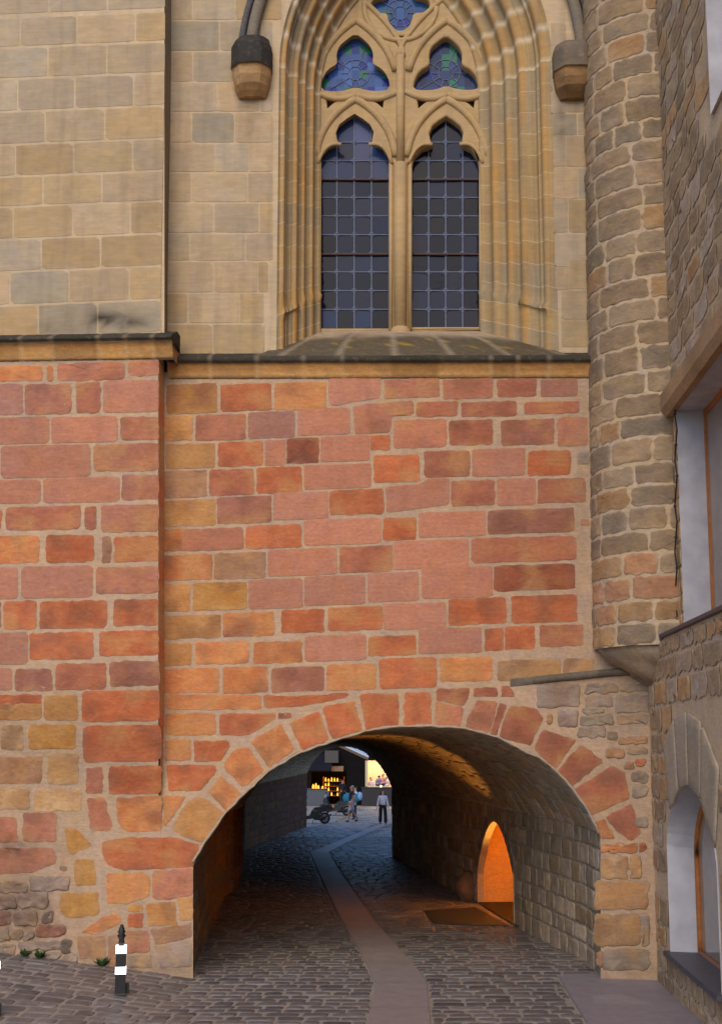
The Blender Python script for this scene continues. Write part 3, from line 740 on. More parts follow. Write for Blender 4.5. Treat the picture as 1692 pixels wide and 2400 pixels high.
# ---- cornices
def cornice(name, x0, y0, x1, y1, Y, prof, parent=None, xs=None, endcap=False, capx=0):
    """prof: (dy pixels, projection m, colour code) from top to bottom"""
    mb = MB(); P = []; C = []
    nseg = max(8, int((x1 - x0) / 9)); cuts = [x0]; 
    while cuts[-1] < x1: cuts.append(cuts[-1] + random.uniform(58, 120))
    tone = [random.uniform(.7, 1.2) for _ in cuts]
    for k in range(nseg + 1):
        t = k / nseg; px = x0 + (x1 - x0) * t; py = y0 + (y1 - y0) * t
        i = sum(1 for c in cuts if c <= px) - 1; row = []; rc = []
        jn = min(abs(px - c) for c in cuts) < 4
        base = U(px, py, Y)
        for dy, pr, code in prof:
            z = U(px, py + dy, Y - pr).z
            p = Vector((base.x, Y - pr + .006 * nz((px * .06, dy, 0), 1) , z + .008 * nz((px * .09, dy * .3, 3), 1)))
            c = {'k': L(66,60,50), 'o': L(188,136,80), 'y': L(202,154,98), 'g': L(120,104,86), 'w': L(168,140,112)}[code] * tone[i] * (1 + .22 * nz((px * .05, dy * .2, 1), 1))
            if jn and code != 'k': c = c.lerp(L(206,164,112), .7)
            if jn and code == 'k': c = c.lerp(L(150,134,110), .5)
            row.append(p); rc.append(c)
        P.append(row); C.append(rc)
    mb.grid(P, C)
    if endcap:
        row = P[-1]; bk = [Vector((p.x, Y + .55, p.z)) for p in row]
        mb.grid([row, bk], [C[-1], [c * .9 for c in C[-1]]])
    return cbuild(mb, name, STONE, parent, smooth=True)
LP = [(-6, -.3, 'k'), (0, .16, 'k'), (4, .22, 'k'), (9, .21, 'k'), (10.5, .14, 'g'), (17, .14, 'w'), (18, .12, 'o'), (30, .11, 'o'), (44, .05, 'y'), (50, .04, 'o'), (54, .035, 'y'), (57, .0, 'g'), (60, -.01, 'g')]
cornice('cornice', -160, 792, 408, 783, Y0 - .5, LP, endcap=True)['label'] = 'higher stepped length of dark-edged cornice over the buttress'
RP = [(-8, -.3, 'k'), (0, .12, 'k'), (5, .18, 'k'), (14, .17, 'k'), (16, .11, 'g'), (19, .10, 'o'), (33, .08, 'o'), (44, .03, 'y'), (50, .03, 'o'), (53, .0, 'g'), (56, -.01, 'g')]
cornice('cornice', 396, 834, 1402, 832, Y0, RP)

# ---- corbels and hood mould
def corbel(px0, px1, py0, py1, dk, lo, label):
    mb = MB(); a = U(px0, py0, YW - .3); b = U(px1, py1, YW - .3); w = b.x - a.x; h = a.z - b.z
    plan = [(-.5, -.1), (-.5, .5), (-.46, .62), (-.28, .96), (-.2, 1), (.2, 1), (.28, .96), (.46, .62), (.5, .5), (.5, -.1)]
    P = []; C = []
    for t, pr, wf in [(0, .1, .55), (.01, .2, .62), (.10, .36, .84), (.22, .44, .98), (.24, .46, 1), (.45, .46, 1), (.585, .46, 1), (.60, .42, .95), (.63, .41, .94), (.74, .40, .92), (.86, .34, .84), (.94, .24, .74), (1, .14, .66), (1.0, -.05, .6)]:
        row = []; rc = []
        for (u, v), (u2, v2) in zip(plan, plan[1:] + plan[-1:]):
            for f in (0, .5):
                p = Vector(((a.x + b.x) / 2 + (u + (u2 - u) * f) * w * wf, YW + .02 - pr * (v + (v2 - v) * f), a.z - h * t)); p += Vector((1, 1, 1)) * .012 * nz(p, 7)
                row.append(p); rc.append((dk if t < .59 else lo) * (1 + .35 * nz(p, 5)))
        P.append(row); C.append(rc)
    mb.grid(P, C)
    o = cbuild(mb, 'corbel', STONE, smooth=False); o['label'] = label
corbel(541, 634, 72, 212, L(58,54,50), L(172,134,92), 'soot-blackened corbel with a cleaner buff underside')
corbel(1296, 1398, 84, 215, L(116,102,88), L(142,108,72), 'brown weathered corbel beside the turret')
for side in (1, -1):
    cu = arc_curve(0, side, zs, ext=.50)[JN - 1:]
    mb = MB()
    mb.tube([Vector((x, YW - .10, z)) for x, z in cu], .10, 10, L(128,116,102)); 
    cu = arc_curve(0, side, zs, ext=.68)[JN - 1:]
    mb.tube([Vector((x, YW - .06, z)) for x, z in cu], .06, 8, L(92,88,88))
    cbuild(mb, 'hood_mould', STONE, smooth=True)

# ---- turret
zt0 = U(1480, 1512, 19.6).z; zt1 = 19.0
def tur(z):
    t = (z - zt0) / (16 - zt0)
    return 1.24 - .13 * t
TCX, TCY = U(1381, 1400, Y0).x + 1.27, Y0 + .02
def FT(s, z, h):
    r = tur(z) + h; a = s / 1.2
    return Vector((TCX + (-math.cos(a)) * r, TCY - math.sin(a) * r, z))
M_TUR = L(200,172,140)
mb = MB()
sr = frange(-.2, 3.0, .06); zr = frange(zt0, zt1, .08)
mb.grid([[FT(s, z, -.012 + .004 * nz((s * 3, z * 3, 0), 2)) for s in sr] for z in zr], [[M_TUR * (1 + .15 * nz((s, z, 0), 3)) for s in sr] for z in zr])
z = zt0
while z < zt1:
    h = random.uniform(.33, .42); s = -.25 + random.uniform(0, .3)
    low = z < zt0 + 1.2
    while s < 2.3:
        w = random.uniform(.45, .98)
        stone(mb, (s + .022, z + .022, s + w - .022, z + h - .022), FT, random.choice('TUVVtV' if low else 'TUTUWTUV'), um=1, H=.006, rough=.016, jit=.03, rad=.05, bev=.02, mort=M_TUR, mix=.3, dark=1.16)
        s += w
    z += h
tu = cbuild(mb, 'turret', STONE, smooth=True)
# corbelled foot of the turret
mb = MB(); P = []; C = []
for k in range(11):
    t = k / 10; zz = zt0 + .04 - 1.25 * t; rr = (tur(zt0) + .015) * (1 - t ** 1.25 * .8) if k > 0 else tur(zt0) - .05
    row = []; rc = []
    for s in frange(-.05, 1.9, .06):
        a = s; p = Vector((TCX + .8 * t - math.cos(a) * rr, TCY - math.sin(a) * rr * (1.0), zz)); p += Vector((1, 1, .6)) * (.05 * nz(p, 3) + .03 * nz(p, 9))
        row.append(p); rc.append(L(176,152,126).lerp(L(132,114,98), .5 + nz(p, 2.2)) * (1 + .25 * nz(p, 8)))
    P.append(row); C.append(rc)
mb.grid(P, C)
cbuild(mb, 'turret_foot', STONE, tu, smooth=True)

# ---- passage: walls and vault
def G(px, py): p = UG(px, py); return (p.x, p.y)
xj0, xj1 = U(453, 2020, Y0).x, U(1407, 1962, Y0).x
LW = [(Y0, xj0 - .02)] + [(y, x) for x, y in (G(524, 2105), G(563, 2076))]
p_ = G(577, 1991); LW += [(p_[1] - 1, p_[0] + .1), (p_[1], p_[0])]; p_ = G(719, 1938); LW.append((p_[1], p_[0]))
RWL = [(Y0, xj1 + .01)] + [(y, x) for x, y in (G(1377, 2256), G(1210, 2172), G(1128, 2122), G(1033, 2074), G(975, 2040), G(918, 2009))]
YLE, YRE = LW[-1][0], RWL[-1][0]
def xl(y): return interp(y, LW)
def xr(y): return interp(y, RWL)
def sec_norm():
    zsp = [(x, y) for x, y in ARCH]
    return [((x - 453) / 954, (1990 - y) / 290) for x, y in zsp]
SEC = sec_norm()
ds = [0]
for a, b in zip(SEC, SEC[1:]): ds.append(ds[-1] + math.hypot((b[0] - a[0]) * 6.5, (b[1] - a[1]) * 2))
def sec(t):
    s = t * ds[-1]
    for k in range(len(ds) - 1):
        if s <= ds[k + 1] + 1e-9:
            f = (s - ds[k]) / (ds[k + 1] - ds[k]); return SEC[k][0] + (SEC[k + 1][0] - SEC[k][0]) * f, SEC[k][1] + (SEC[k + 1][1] - SEC[k][1]) * f
    return SEC[-1]
ZS0, ZC0 = U(930, 1990, Y0).z, U(930, 1700, Y0).z
def FV(s, t, h):     # s: metres along, t: metres around
    q = s / 30.0; u, v = sec(max(0, min(1, t / ds[-1])))
    yl = Y0 + q * (YLE - Y0); yr = Y0 + q * (YRE - Y0)
    a = Vector((xl(yl), yl)); b = Vector((xr(yr), yr)); p = a.lerp(b, u)
    z_s = ZS0 + (2.32 - ZS0) * min(1, q); z_c = ZC0 + (3.58 - ZC0) * min(1, q)
    m = a.lerp(b, .5); d = Vector((m.x - p.x, 0, (z_s - 1.2) - (z_s + (z_c - z_s) * v))).normalized()
    return Vector((p.x, p.y, z_s + (z_c - z_s) * v - .34 * min(1, q) ** 2 * u * u)) + d * h
M_VAULT = L(168,150,130)
mb = MB()
sr = frange(0, 30, .25); tr = frange(0, ds[-1], .1)
mb.grid([[FV(s, t, -.012 + .006 * nz((s, t, 0), 2)) for t in tr] for s in sr], [[M_VAULT * 1.6 * (1 + .2 * nz((s, t, 0), 1.5)) for t in tr] for s in sr])
courses(mb, lambda t, s, h: FV(s, t, h), .05, ds[-1] - .05, .02, 29.9, .75, .36, 'ccceeT', gap=.03, dark=1.9, mort=M_VAULT, H=.012, rough=.012, jit=.015, rad=.03, n=18)
cbuild(mb, 'passage_vault', STONE, smooth=True)
def vz(y, left):
    q = (y - Y0) / ((YLE if left else YRE) - Y0); q = max(0, min(1, q))
    return FV(30 * q, 0 if left else ds[-1], 0).z
mb = MB()
def FL(y, z, h): return Vector((xl(y) + h, y, z))
ys = frange(Y0, YLE, .4)
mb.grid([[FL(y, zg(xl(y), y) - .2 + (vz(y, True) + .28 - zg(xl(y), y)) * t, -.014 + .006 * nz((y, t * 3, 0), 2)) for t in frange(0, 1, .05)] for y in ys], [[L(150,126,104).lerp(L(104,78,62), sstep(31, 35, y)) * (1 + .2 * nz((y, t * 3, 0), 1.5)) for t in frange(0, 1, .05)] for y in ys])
courses(mb, FL, Y0 + .02, 33, -.2, 2.15, .34, .55, 'eTb', gap=.03, mort=L(150,126,104), H=.015, rough=.02, jit=.02, n=18, dark=.7)  # nearer stones and mortar lighter: daylight at the entrance put into their colour
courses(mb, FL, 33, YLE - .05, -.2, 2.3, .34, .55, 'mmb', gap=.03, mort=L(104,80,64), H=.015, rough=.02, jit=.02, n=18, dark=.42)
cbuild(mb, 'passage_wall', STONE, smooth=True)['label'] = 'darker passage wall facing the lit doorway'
# right wall with the pointed doorway
NY0, NY1 = G(1215, 2169)[1], G(1130, 2118)[1]
NYM = (NY0 + NY1) / 2 - .1
NZT = U(1167, 1926, NYM).z
def head(y):
    t = abs(y - NYM) / ((NY1 - NY0) / 2 + .1)
    if y <= NY0 or y >= NY1: return None
    return .55 + (NZT - .55) * max(0, 1 - t ** 1.75) ** .8
mb = MB()
def FR(y, z, h): return Vector((xr(y) - h, y, z))
ys = frange(Y0, NY0, .3)[:-1] + frange(NY0, NY1, .07) + frange(NY1, YRE, .3)[1:]
for ya, yb in zip(ys, ys[1:]):
    P = []; C = []
    for y, yq in ((ya, ya + 1e-4), (yb, yb - 1e-4)):
        zb = head(yq); zb = zg(xr(y), y) - .2 if zb is None else zb
        zt_ = vz(y, False) + .12
        P.append([FR(y, zb + (zt_ - zb) * t, -.012 + .006 * nz((y, t * 3, 0), 2)) for t in frange(0, 1, .06)]); C.append([M_VAULT * (1 + .2 * nz((y, t * 3, 0), 1.5)) for t in frange(0, 1, .06)])
    mb.grid(P, C)
def nskip(c, z, a, b, z0, z1):
    for y in (a, c, b):
        hd = head(y)
        if hd is not None and z0 < hd + .12: return True
    return a < NY1 + .1 and b > NY0 - .1 and z0 < .9
courses(mb, FR, Y0 + .02, YRE - .05, -.15, 2.2, .33, .5, 'eegcTg', gap=.028, mort=M_VAULT, dark=1.3, H=.015, rough=.014, jit=.016, n=20, skip=nskip)
# dressed stones round the doorway
prev = None
for k in range(15):
    y = NY0 + .02 + (NY1 - NY0 - .04) * k / 14; hd = head(y)
    if prev:
        (ya, za), (yb, zb) = prev, (y, hd)
        d = Vector((yb - ya, zb - za)).normalized(); nn = Vector((-d.y, d.x)); 
        if nn.y < 0: nn = -nn
        a, b = Vector((ya, za)) + d * .01 + nn * .02, Vector((yb, zb)) - d * .01 + nn * .02
        stone(mb, [a, b, b + nn * .28, a + nn * .28], FR, random.choice('ceT'), um=1, H=.02, rough=.01, jit=.01, n=18, mort=M_VAULT)
    prev = (y, hd)
cbuild(mb, 'passage_wall', STONE, smooth=True)['label'] = 'grey passage wall pierced by the glowing pointed doorway'
# recess behind the doorway
mb = MB()
xa, xb = xr(NY0), xr(NY1)
dep = 1.5
ys = frange(NY0 - .5, NY1 + .3, .12)
orc = L(204,158,96)
P = [[Vector((xr(NY0) + .55 + .0 * (y - NY0) + dep, y, z)) for z in frange(-.4, 2.5, .12)] for y in ys]
for row in P:
    for p in row: p.x += .03 * nz(p, 3)
mb.grid(P, [[orc * (1 + .25 * nz(p, 2.5)) for p in row] for row in P])
bx = xr(NY0) + .55 + dep
mb.grid([[Vector((xr(NY0) + .02, NY0 - .02, z)) if k == 0 else Vector((bx, NY0 - .5, z)) for k in range(2)] for z in (-.4, 2.5)], orc)
mb.grid([[Vector((xr(NY1) + .02, NY1 + .02, z)) if k == 0 else Vector((bx, NY1 + .3, z)) for k in range(2)] for z in (-.4, 2.5)], orc)
mb.grid([[Vector((xr(y) + .04, y, 2.5)), Vector((bx, y, 2.5))] for y in ys], orc)
courses(mb, lambda y, z, h: Vector((bx - h, y, z)), NY0 - .5, NY1 + .3, -.3, 2.4, .36, .6, 'lyl', gap=.03, mort=orc, H=.03, rough=.02, jit=.02, n=18)
mb.grid([[Vector((xr(y) - .02, y, zg(xr(y), y) + .035)), Vector((bx, y, zg(xr(y), y) + .035))] for y in ys], L(52,42,36))  # floor made dark: its lack of lamp light is put into the colour
# reveal of the opening
P = []
for y in frange(NY0 + .001, NY1 - .001, .08): P.append([Vector((xr(y) + d, y, head(y))) for d in (-.01, .06, .14)])
mb.grid(P, M_VAULT)
for y in (NY0, NY1): mb.grid([[Vector((xr(y) + d, y, z)) for d in (-.01, .06, .14)] for z in (-.3, .2, head(y + (.002 if y == NY0 else -.002)))], M_VAULT)
cbuild(mb, 'doorway', STONE, smooth=False)['label'] = 'pointed doorway glowing orange inside the passage'

# ---- unseen body of the building behind the wall, made tall to shade the courtyard
mb = MB()
bc = L(150,128,100)
yb = 40.0; mbx0, mbx1 = -14.0, 9.0
mb.box((-13, Y0 + .25, 4.3), (xwl - .3, 39, 25), bc); mb.box((xwl - .3, YG + .5, 4.3), (6.5, 39, 25), bc)
mb.box((-13, Y0 - .1, -1), (-7.9, 39, 4.3), bc); mb.box((4.6, Y0 + .2, -1), (6.5, 39, 4.3), bc)
cbuild(mb, 'unseen_church_body', ASHLAR)

# =================================================================== GROUND
mb = MB()
xs = [-400, -150, -60, -30, -18] + frange(-12, 5, .35) + [9, 20, 40, 80, 200, 400]
ysg = [-400, -150, -60, -20, 0, 6, 10] + frange(13, 60, .4) + frange(61, 95, 1.5) + [110, 160, 300, 600]
mb.grid([[Vector((x, y, zg(x, y))) for y in ysg] for x in xs], [[L(150,138,126) * (1 + .2 * nz((x, y, 0), .8)) for y in ysg] for x in xs])
structure(mb.build('ground', GRIT, smooth=True))
def C6(x, y): return UG(350 + x * .71031, 1650 + y * .71031)
bandL = [C6(*p) for p in ((712, 1100), (722, 1056), (745, 920), (690, 810), (620, 690), (560, 560), (530, 490))]
bandR = [C6(*p) for p in ((935, 1100), (928, 1056), (915, 920), (850, 840), (740, 715), (640, 570), (590, 490))]
band2T = [C6(*p) for p in ((530, 490), (565, 478), (650, 442), (760, 396))]
band2B = [C6(*p) for p in ((590, 490), (640, 462), (700, 435), (790, 398))]
def inside(p, poly):
    r = False; n = len(poly)
    for i in range(n):
        a, b = poly[i], poly[i - 1]
        if (a[1] > p[1]) != (b[1] > p[1]) and p[0] < (b[0] - a[0]) * (p[1] - a[1]) / (b[1] - a[1]) + a[0]: r = not r
    return r
bandpoly = [(p.x, p.y) for p in bandL] + [(p.x, p.y) for p in bandR[::-1]]
bandpoly2 = [(p.x, p.y) for p in band2T] + [(p.x, p.y) for p in band2B[::-1]]
slabpoly = [UG(*p) for p in ((1309, 2290), (1470, 2281), (1555, 2285), (1640, 2345), (1700, 2392), (1760, 2440), (1400, 2440))]
slab2 = [(p.x, p.y) for p in slabpoly]
cover = [UG(900 + x / 2.998, 1520 + y / 2.998) for x, y in ((285, 1850), (640, 1828), (880, 1958), (350, 1940))]
cover2 = [(p.x, p.y) for p in cover]
mb = MB()
def slabs(mb, Lp, Rp, ln, c):
    tot = []
    def at(pl, t):
        ds_ = [0]
        for a, b in zip(pl, pl[1:]): ds_.append(ds_[-1] + (b - a).length)
        s = t * ds_[-1]
        for k in range(len(pl) - 1):
            if s <= ds_[k + 1] + 1e-6: return pl[k].lerp(pl[k + 1], (s - ds_[k]) / max(1e-6, ds_[k + 1] - ds_[k]))
        return pl[-1]
    Lt = sum((b - a).length for a, b in zip(Lp, Lp[1:])); n = max(2, int(Lt / ln)); e = .006 / Lt
    for k in range(n):
        col = c * random.uniform(.86, 1.14); sub = 4
        P = [[at(Lp, (k + e * n + (1 - 2 * e * n) * j / sub) / n).lerp(at(Rp, (k + e * n + (1 - 2 * e * n) * j / sub) / n), s) for s in (0, .01, .5, .99, 1)] for j in range(sub + 1)]
        for row in P:
            for i, p in enumerate(row): p.z = zg(p.x, p.y) + (.022 if 0 < i < 4 else -.03)
        mb.grid(P, col)
slabs(mb, bandL, bandR, 1.9, L(150,134,129)); slabs(mb, band2T, band2B, 2.4, L(164,154,154))
structure(mb.build('paving_band', SLAB, smooth=False))
mb = MB()
def flat(mb, poly, c, dz=.02):
    pts = [Vector((p[0], p[1], zg(p[0], p[1]) + dz)) for p in poly]
    mb.prism(pts, (0, 0, -.06), c)
flat(mb, slab2, L(142,132,136))
structure(mb.build('pavement', SLAB))
# shallow cover let into the pavement
mb = MB(); q = [UG(1250 + x / 2.552, 1500 + y / 2.552) for x, y in ((255, 2138), (520, 2130), (700, 2190), (325, 2196))]
flat(mb, [(p.x, p.y) for p in q], L(150,140,142), .026)
tag(mb.build('access_cover', SLAB), 'grey stone-filled access cover flush in the right-hand pavement', 'access cover')
mb = MB(); flat(mb, cover2, L(92,74,60), .03)
tag(mb.build('access_cover', plain('worn_plate', L(50,50,52), .7)), 'brown metal access cover among the cobbles inside the passage', 'access cover')
# setts
mb = MB()
def FG(x, y, h): return Vector((x, y, zg(x, y) + h))
def okc(x, y, hw):
    for px_, py_ in ((x, y), (x - hw, y), (x + hw, y)):
        if inside((px_, py_), bandpoly) or inside((px_, py_), bandpoly2) or inside((px_, py_), slab2) or inside((px_, py_), cover2): return False
    if y > Y0 - .05:
        if y < YLE and x < xl(y) + .05: return False
        if y < YRE and x > xr(y) - .05: return False
        if YRE < y and x > xr(YRE) + 5: return False
    else:
        if x > 3.5 or (y > Y0 - .12 and (x < xl(Y0) or x > xr(Y0))): return False
    return True
def sett(mb, x0, y0, x1, y1, cc, big):
    n = 16 if not big else 8
    poly = [(x0, y0), (x1, y0), (x1, y1), (x0, y1)]
    if not big: poly = [(x + random.uniform(-.012, .012), y + random.uniform(-.012, .012)) for x, y in poly]
    pts = outline(poly, .028, n); ce = sum(pts, Vector((0, 0))) / n
    tilt = Vector((random.uniform(-.02, .02), random.uniform(-.02, .02))); hh = random.uniform(.008, .016)
    rings = []
    for k, h in ((1, -.4), (.96, .6), (.86, 1), (.4, 1.1)):
        rings.append([mb.vert(FG(ce.x + (p.x - ce.x) * k, ce.y + (p.y - ce.y) * k, hh * h + (tilt.dot(p - ce) * k if h > .5 else 0)), cc * (1 if h > 0 else .8)) for p in pts])
    for A, B in zip(rings, rings[1:]):
        for q in range(n): mb.face(A[q], A[(q + 1) % n], B[(q + 1) % n], B[q])
    mb.face(*rings[-1])
y = 14.2
while y < 84:
    big = y > 44
    hgt = random.uniform(.25, .31) if not big else random.uniform(.34, .42)
    xa, xb = (-11, 3.6) if y < Y0 else ((xl(min(y, YLE)), xr(min(y, YRE)) + (0 if y < YRE else 5)))
    if y > YLE: xa -= 5
    x = xa - random.uniform(0, .3)
    while x < xb:
        w = random.uniform(.24, .5) if not big else random.uniform(.4, .6)
        g = .045; gy = .055
        if okc(x + w / 2, y + hgt / 2, w / 2):
            c = (L(98,91,89).lerp(L(122,113,108), random.random()) if y < 54 else L(150,146,146).lerp(L(170,164,160), random.random())) * random.uniform(.75, 1.2)
            sett(mb, x + g / 2, y + gy / 2, x + w - g / 2, y + hgt - gy / 2 + random.uniform(-.02, .02), c, big)
        else:      # a cut sett against the slabs and walls
            ok = [k for k in range(8) if okc(x + w * (k + .5) / 8, y + hgt / 2, w / 16)]
            runs = []
            for k in ok:
                if runs and runs[-1][1] == k - 1: runs[-1][1] = k
                else: runs.append([k, k])
            for a_, b_ in runs:
                x0_, x1_ = x + w * a_ / 8 + .01, x + w * (b_ + 1) / 8 - .01
                if x1_ - x0_ > .06: sett(mb, x0_, y + gy / 2, x1_, y + hgt - gy / 2, L(98,91,89).lerp(L(122,113,108), random.random()) * random.uniform(.75, 1.1), big)
        x += w
    y += hgt
structure(mb.build('cobbles', SETT, smooth=True))

# yellow line on the far ground
mb = MB()
def C7(x, y): return (680 + x * .17295, 1690 + y * .17295)
a, b = UG(*C7(620, 1365)), UG(*C7(810, 1275))
d = (b - a).normalized(); nn = Vector((-d.y, d.x, 0)) * .06
mb.face(*[mb.vert((p.x, p.y, zg(p.x, p.y) + .03)) for p in (a + nn, b + nn, b - nn, a - nn)])
structure(mb.build('road_marking', plain('yellow_paint', L(196,164,84), .6)))

# =================================================================== STONE HOUSE ON THE RIGHT
XL_ = UX(1521, 2200, 3.55).x
XLOW = 3.55; XUP = 3.86
house = tag(empty('stone_house', (3.6, 19, 0)), 'rough stone house with plastered deep windows at right angles to the church', 'house')
def hb(mb, name, mat, parent=None, **kw):
    mb.v = [(x - 3.6, y - 19, z) for x, y, z in mb.v]
    return mb.build(name, mat, parent or house, **kw)
M_H = L(198,172,142)
ZLED = UX(1578, 1484, XLOW).z
# lower wall with arched opening
LYF, LYN = UX(1571, 2230, XLOW).y, UX(1689, 2280, XLOW).y
LZS = UX(1571, 2231, XLOW).z
top_ = UX(1632, 1846, XLOW); LYM, LZT = top_.y, top_.z
LSP = UX(1573, 1990, XLOW).z
LW2 = (LYF - LYN) / 2; LYM = (LYF + LYN) / 2
def lhead(y):
    if not LYN < y < LYF: return None
    t = abs(y - LYM) / LW2
    return LSP + (LZT - LSP) * max(0, 1 - t ** 2.0) ** .62
def hole_wall(mb, X, y0, y1, zb, zt_, hd, zbase, col):
    ys = []
    for a, b, st in ((y0, LYN, .3), (LYN, LYF, .06), (LYF, y1, .12)) if hd is lhead else ((y0, y1, .3),): ys += frange(a, b, st)[:-1]
    ys.append(y1)
    for ya, yb_ in zip(ys, ys[1:]):
        h0, h1 = hd(ya + 1e-4), hd(yb_ - 1e-4)
        spans = [(zb, zb, zt_, zt_)] if h0 is None or h1 is None else [(h0, h1, zt_, zt_), (zb, zb, zbase, zbase)]
        for a0, a1, b0, b1 in spans:
            P = [[Vector((X + .014 + .006 * nz((y, z_, 0), 4), y, z_)) for z_ in frange(q0, q1, .12 if abs(q1 - q0) < .5 else abs(q1 - q0) / 16)] for y, q0, q1 in ((ya, a0, b0), (yb_, a1, b1))]
            m = min(len(P[0]), len(P[1])); P = [r[:m - 1] + [r[-1]] for r in P]
            mb.grid(P, [[col * (1 + .16 * nz((y_.y, y_.z, 0), 2.5)) for y_ in r] for r in P])
mb = MB()
hole_wall(mb, XLOW, 6, Y0 + .1, -.5, ZLED, lhead, LZS, M_H)
def FH(y, z, h): return Vector((XLOW - h, y, z))
def hskip(c, z, a, b, z0, z1):
    for y in (a, c, b):
        hd = lhead(y)
        if hd is not None and z1 > LZS - .02 and z0 < hd + .02: return True
    # room for the long dressed voussoirs
    return LYN - .5 < c < LYF - .5 and LSP < z and z0 < LZT + .9
courses(mb, FH, 12, Y0 - .03, -.15, ZLED - .03, .36, .8, 'TTUgUV', gap=.05, mort=M_H, H=.004, rough=.014, jit=.045, rad=.06, n=26, skip=hskip, mix=.5, dark=1.4)
for k in range(4):     # fanned dressed stones over the arch
    y0_ = LYF - .35 - (LYF - LYN - .4) * k / 4; y1_ = LYF - .35 - (LYF - LYN - .4) * (k + 1) / 4 + .02
    za, zb = lhead(min(LYF - .01, y0_)) or LSP, lhead(max(LYN + .01, y1_)) or LSP
    sp = lambda y: LYM + (y - LYM) * 1.25
    stone(mb, [(y0_, za + .02), (y1_, zb + .02), (sp(y1_), zb + 1.0), (sp(y0_), za + 1.0)], FH, 'h', um=1, H=.02, rough=.004, jit=.004, n=26, mort=M_H, mix=.2)
hb(mb, 'lower_wall', STONE, smooth=True)
# upper wall with lintelled window and a higher opening
UYF = UX(1593, 1200, XUP).y
UZT = UX(1590, 955, XUP).z
TYF = UX(1667, 250, XUP).y; TZS = UX(1660, 285, XUP).z
mb = MB()
def block(y0, y1, z0, z1):
    if y1 - y0 < .02 or z1 - z0 < .02: return
    yy = frange(y0, y1, .12); z_ = frange(z0, z1, .12)
    mb.grid([[Vector((XUP + .012 + .03 * nz((y, z, 0), 1.3) + .008 * nz((y, z, 0), 5), y, z)) for z in z_] for y in yy], [[M_H * (1 + .2 * nz((y, z, 0), 2.5)) for z in z_] for y in yy])
block(UYF, TCY, ZLED - .1, UZT); block(TYF, TCY, UZT, 19); block(6, TYF, UZT, TZS); block(6, TYF, TZS + 5.5, 19); block(6, UYF - 3.6, ZLED - .1, UZT)
def FHU(y, z, h): return Vector((XUP + .03 * nz((y, z, 0), 1.3) - h, y, z))
def uskip(c, z, a, b, z0, z1):
    return (a < UYF + .04 and b > UYF - 3.6 and z0 < UZT + .4) or (a < TYF + .03 and z1 > TZS - .03 and z0 < TZS + 5.5)
courses(mb, FHU, 10, TCY - .9, ZLED, 18.5,   .36, .7, 'TUgTUV', gap=.06, mort=M_H, H=.003, rough=.012, jit=.045, rad=.06, dark=1.4, n=20, skip=uskip, mix=.45)
courses(mb, FHU, UYF + .02, TCY - .9, ZLED, UZT - .1, .34, .22, 'VVsT', gap=.03, mort=M_H, H=.012, rough=.012, jit=.02, n=16)
hb(mb, 'upper_wall', STONE, smooth=True)
# stone lintel
mb = MB()
P = []; C = []
for y in frange(UYF + .75, 8, .2)[::1]:
    row = []
    for dz, d in ((-.02, 0), (-.02, .1), (.1, .17), (.34, .17), (.5, .04), (.52, -.03)):
        p = Vector((XUP - d, y, UZT + dz)); p.z += .012 * nz(p, 3); row.append(p)
    P.append(row); C.append([L(172,138,102) * (1 + .3 * nz(p, 2)) for p in row])
mb.grid(P, C)
r0 = P[0]; mb.grid([r0, [Vector((XUP + .05, p.y, p.z)) for p in r0]], C[0] and [C[0], C[0]])
hb(mb, 'lintel', STONE, smooth=False)
# ledge on the lower wall
mb = MB(); mb.box((XLOW - .05, 6, ZLED), (XUP + .02, UYF + .12, ZLED + .06), L(96,94,100))
mb.box((XLOW, UYF + .12, ZLED - .02), (XUP + .02, TCY, ZLED + .03), L(120,108,96))
hb(mb, 'ledge', DARKSLATE, bevel=.008)
PANE = plain('window_glass', L(150,132,116), .08, spec=.6, var=.25, scale=1.2)
# upper window
mb = MB(); yn = UYF - 3.6
for (y0_, y1_) in ((UYF, UYF),):
    mb.grid([[Vector((XUP + d, UYF, z)) for d in (-.005, .2, .42)] for z in frange(ZLED, UZT, .3)], (1, 1, 1))
mb.grid([[Vector((XUP + d, y, UZT)) for d in (-.005, .2, .42)] for y in frange(yn, UYF, .3)], (1, 1, 1))
mb.grid([[Vector((XUP + d, yn, z)) for d in (-.005, .2, .42)] for z in frange(ZLED, UZT, .3)], (1, 1, 1))
w1 = hb(mb, 'window', PLASTER); w1['label'] = 'large rectangular window with pale plaster reveal'
def frame_rect(X, ya, yb_, za, zb, w, par):
    mb = MB()
    for (a, b, c, d) in ((ya, ya + w, za, zb), (yb_ - w, yb_, za, zb)): mb.box((X, a, c), (X + .07, b, d))
    mb.box((X + .002, ya + w, za), (X + .068, yb_ - w, za + w)); mb.box((X + .002, ya + w, zb - w), (X + .068, yb_ - w, zb))
    hb(mb, 'frame', WOOD, par)
    mb = MB(); mb.box((X + .025, ya + w, za + w), (X + .035, yb_ - w, zb - w)); hb(mb, 'pane', PANE, par)
frame_rect(XUP + .40, yn, UYF, ZLED, UZT, .09, w1)
# high window
mb = MB()
for zz in (0,):
    mb.grid([[Vector((XUP + d, TYF, z)) for d in (-.02, .2, .5)] for z in frange(TZS, TZS + 5.5, .4)], (1, 1, 1))
mb.grid([[Vector((XUP + d, y, TZS + d * .25)) for d in (-.02, .2, .5)] for y in frange(TYF - 3, TYF, .3)], (1, 1, 1))
w2 = hb(mb, 'window', PLASTER); w2['label'] = 'highest window at the top edge with a pale reveal'
frame_rect(XUP + .46, TYF - 3, TYF, TZS + .1, TZS + 5.5, .08, w2)
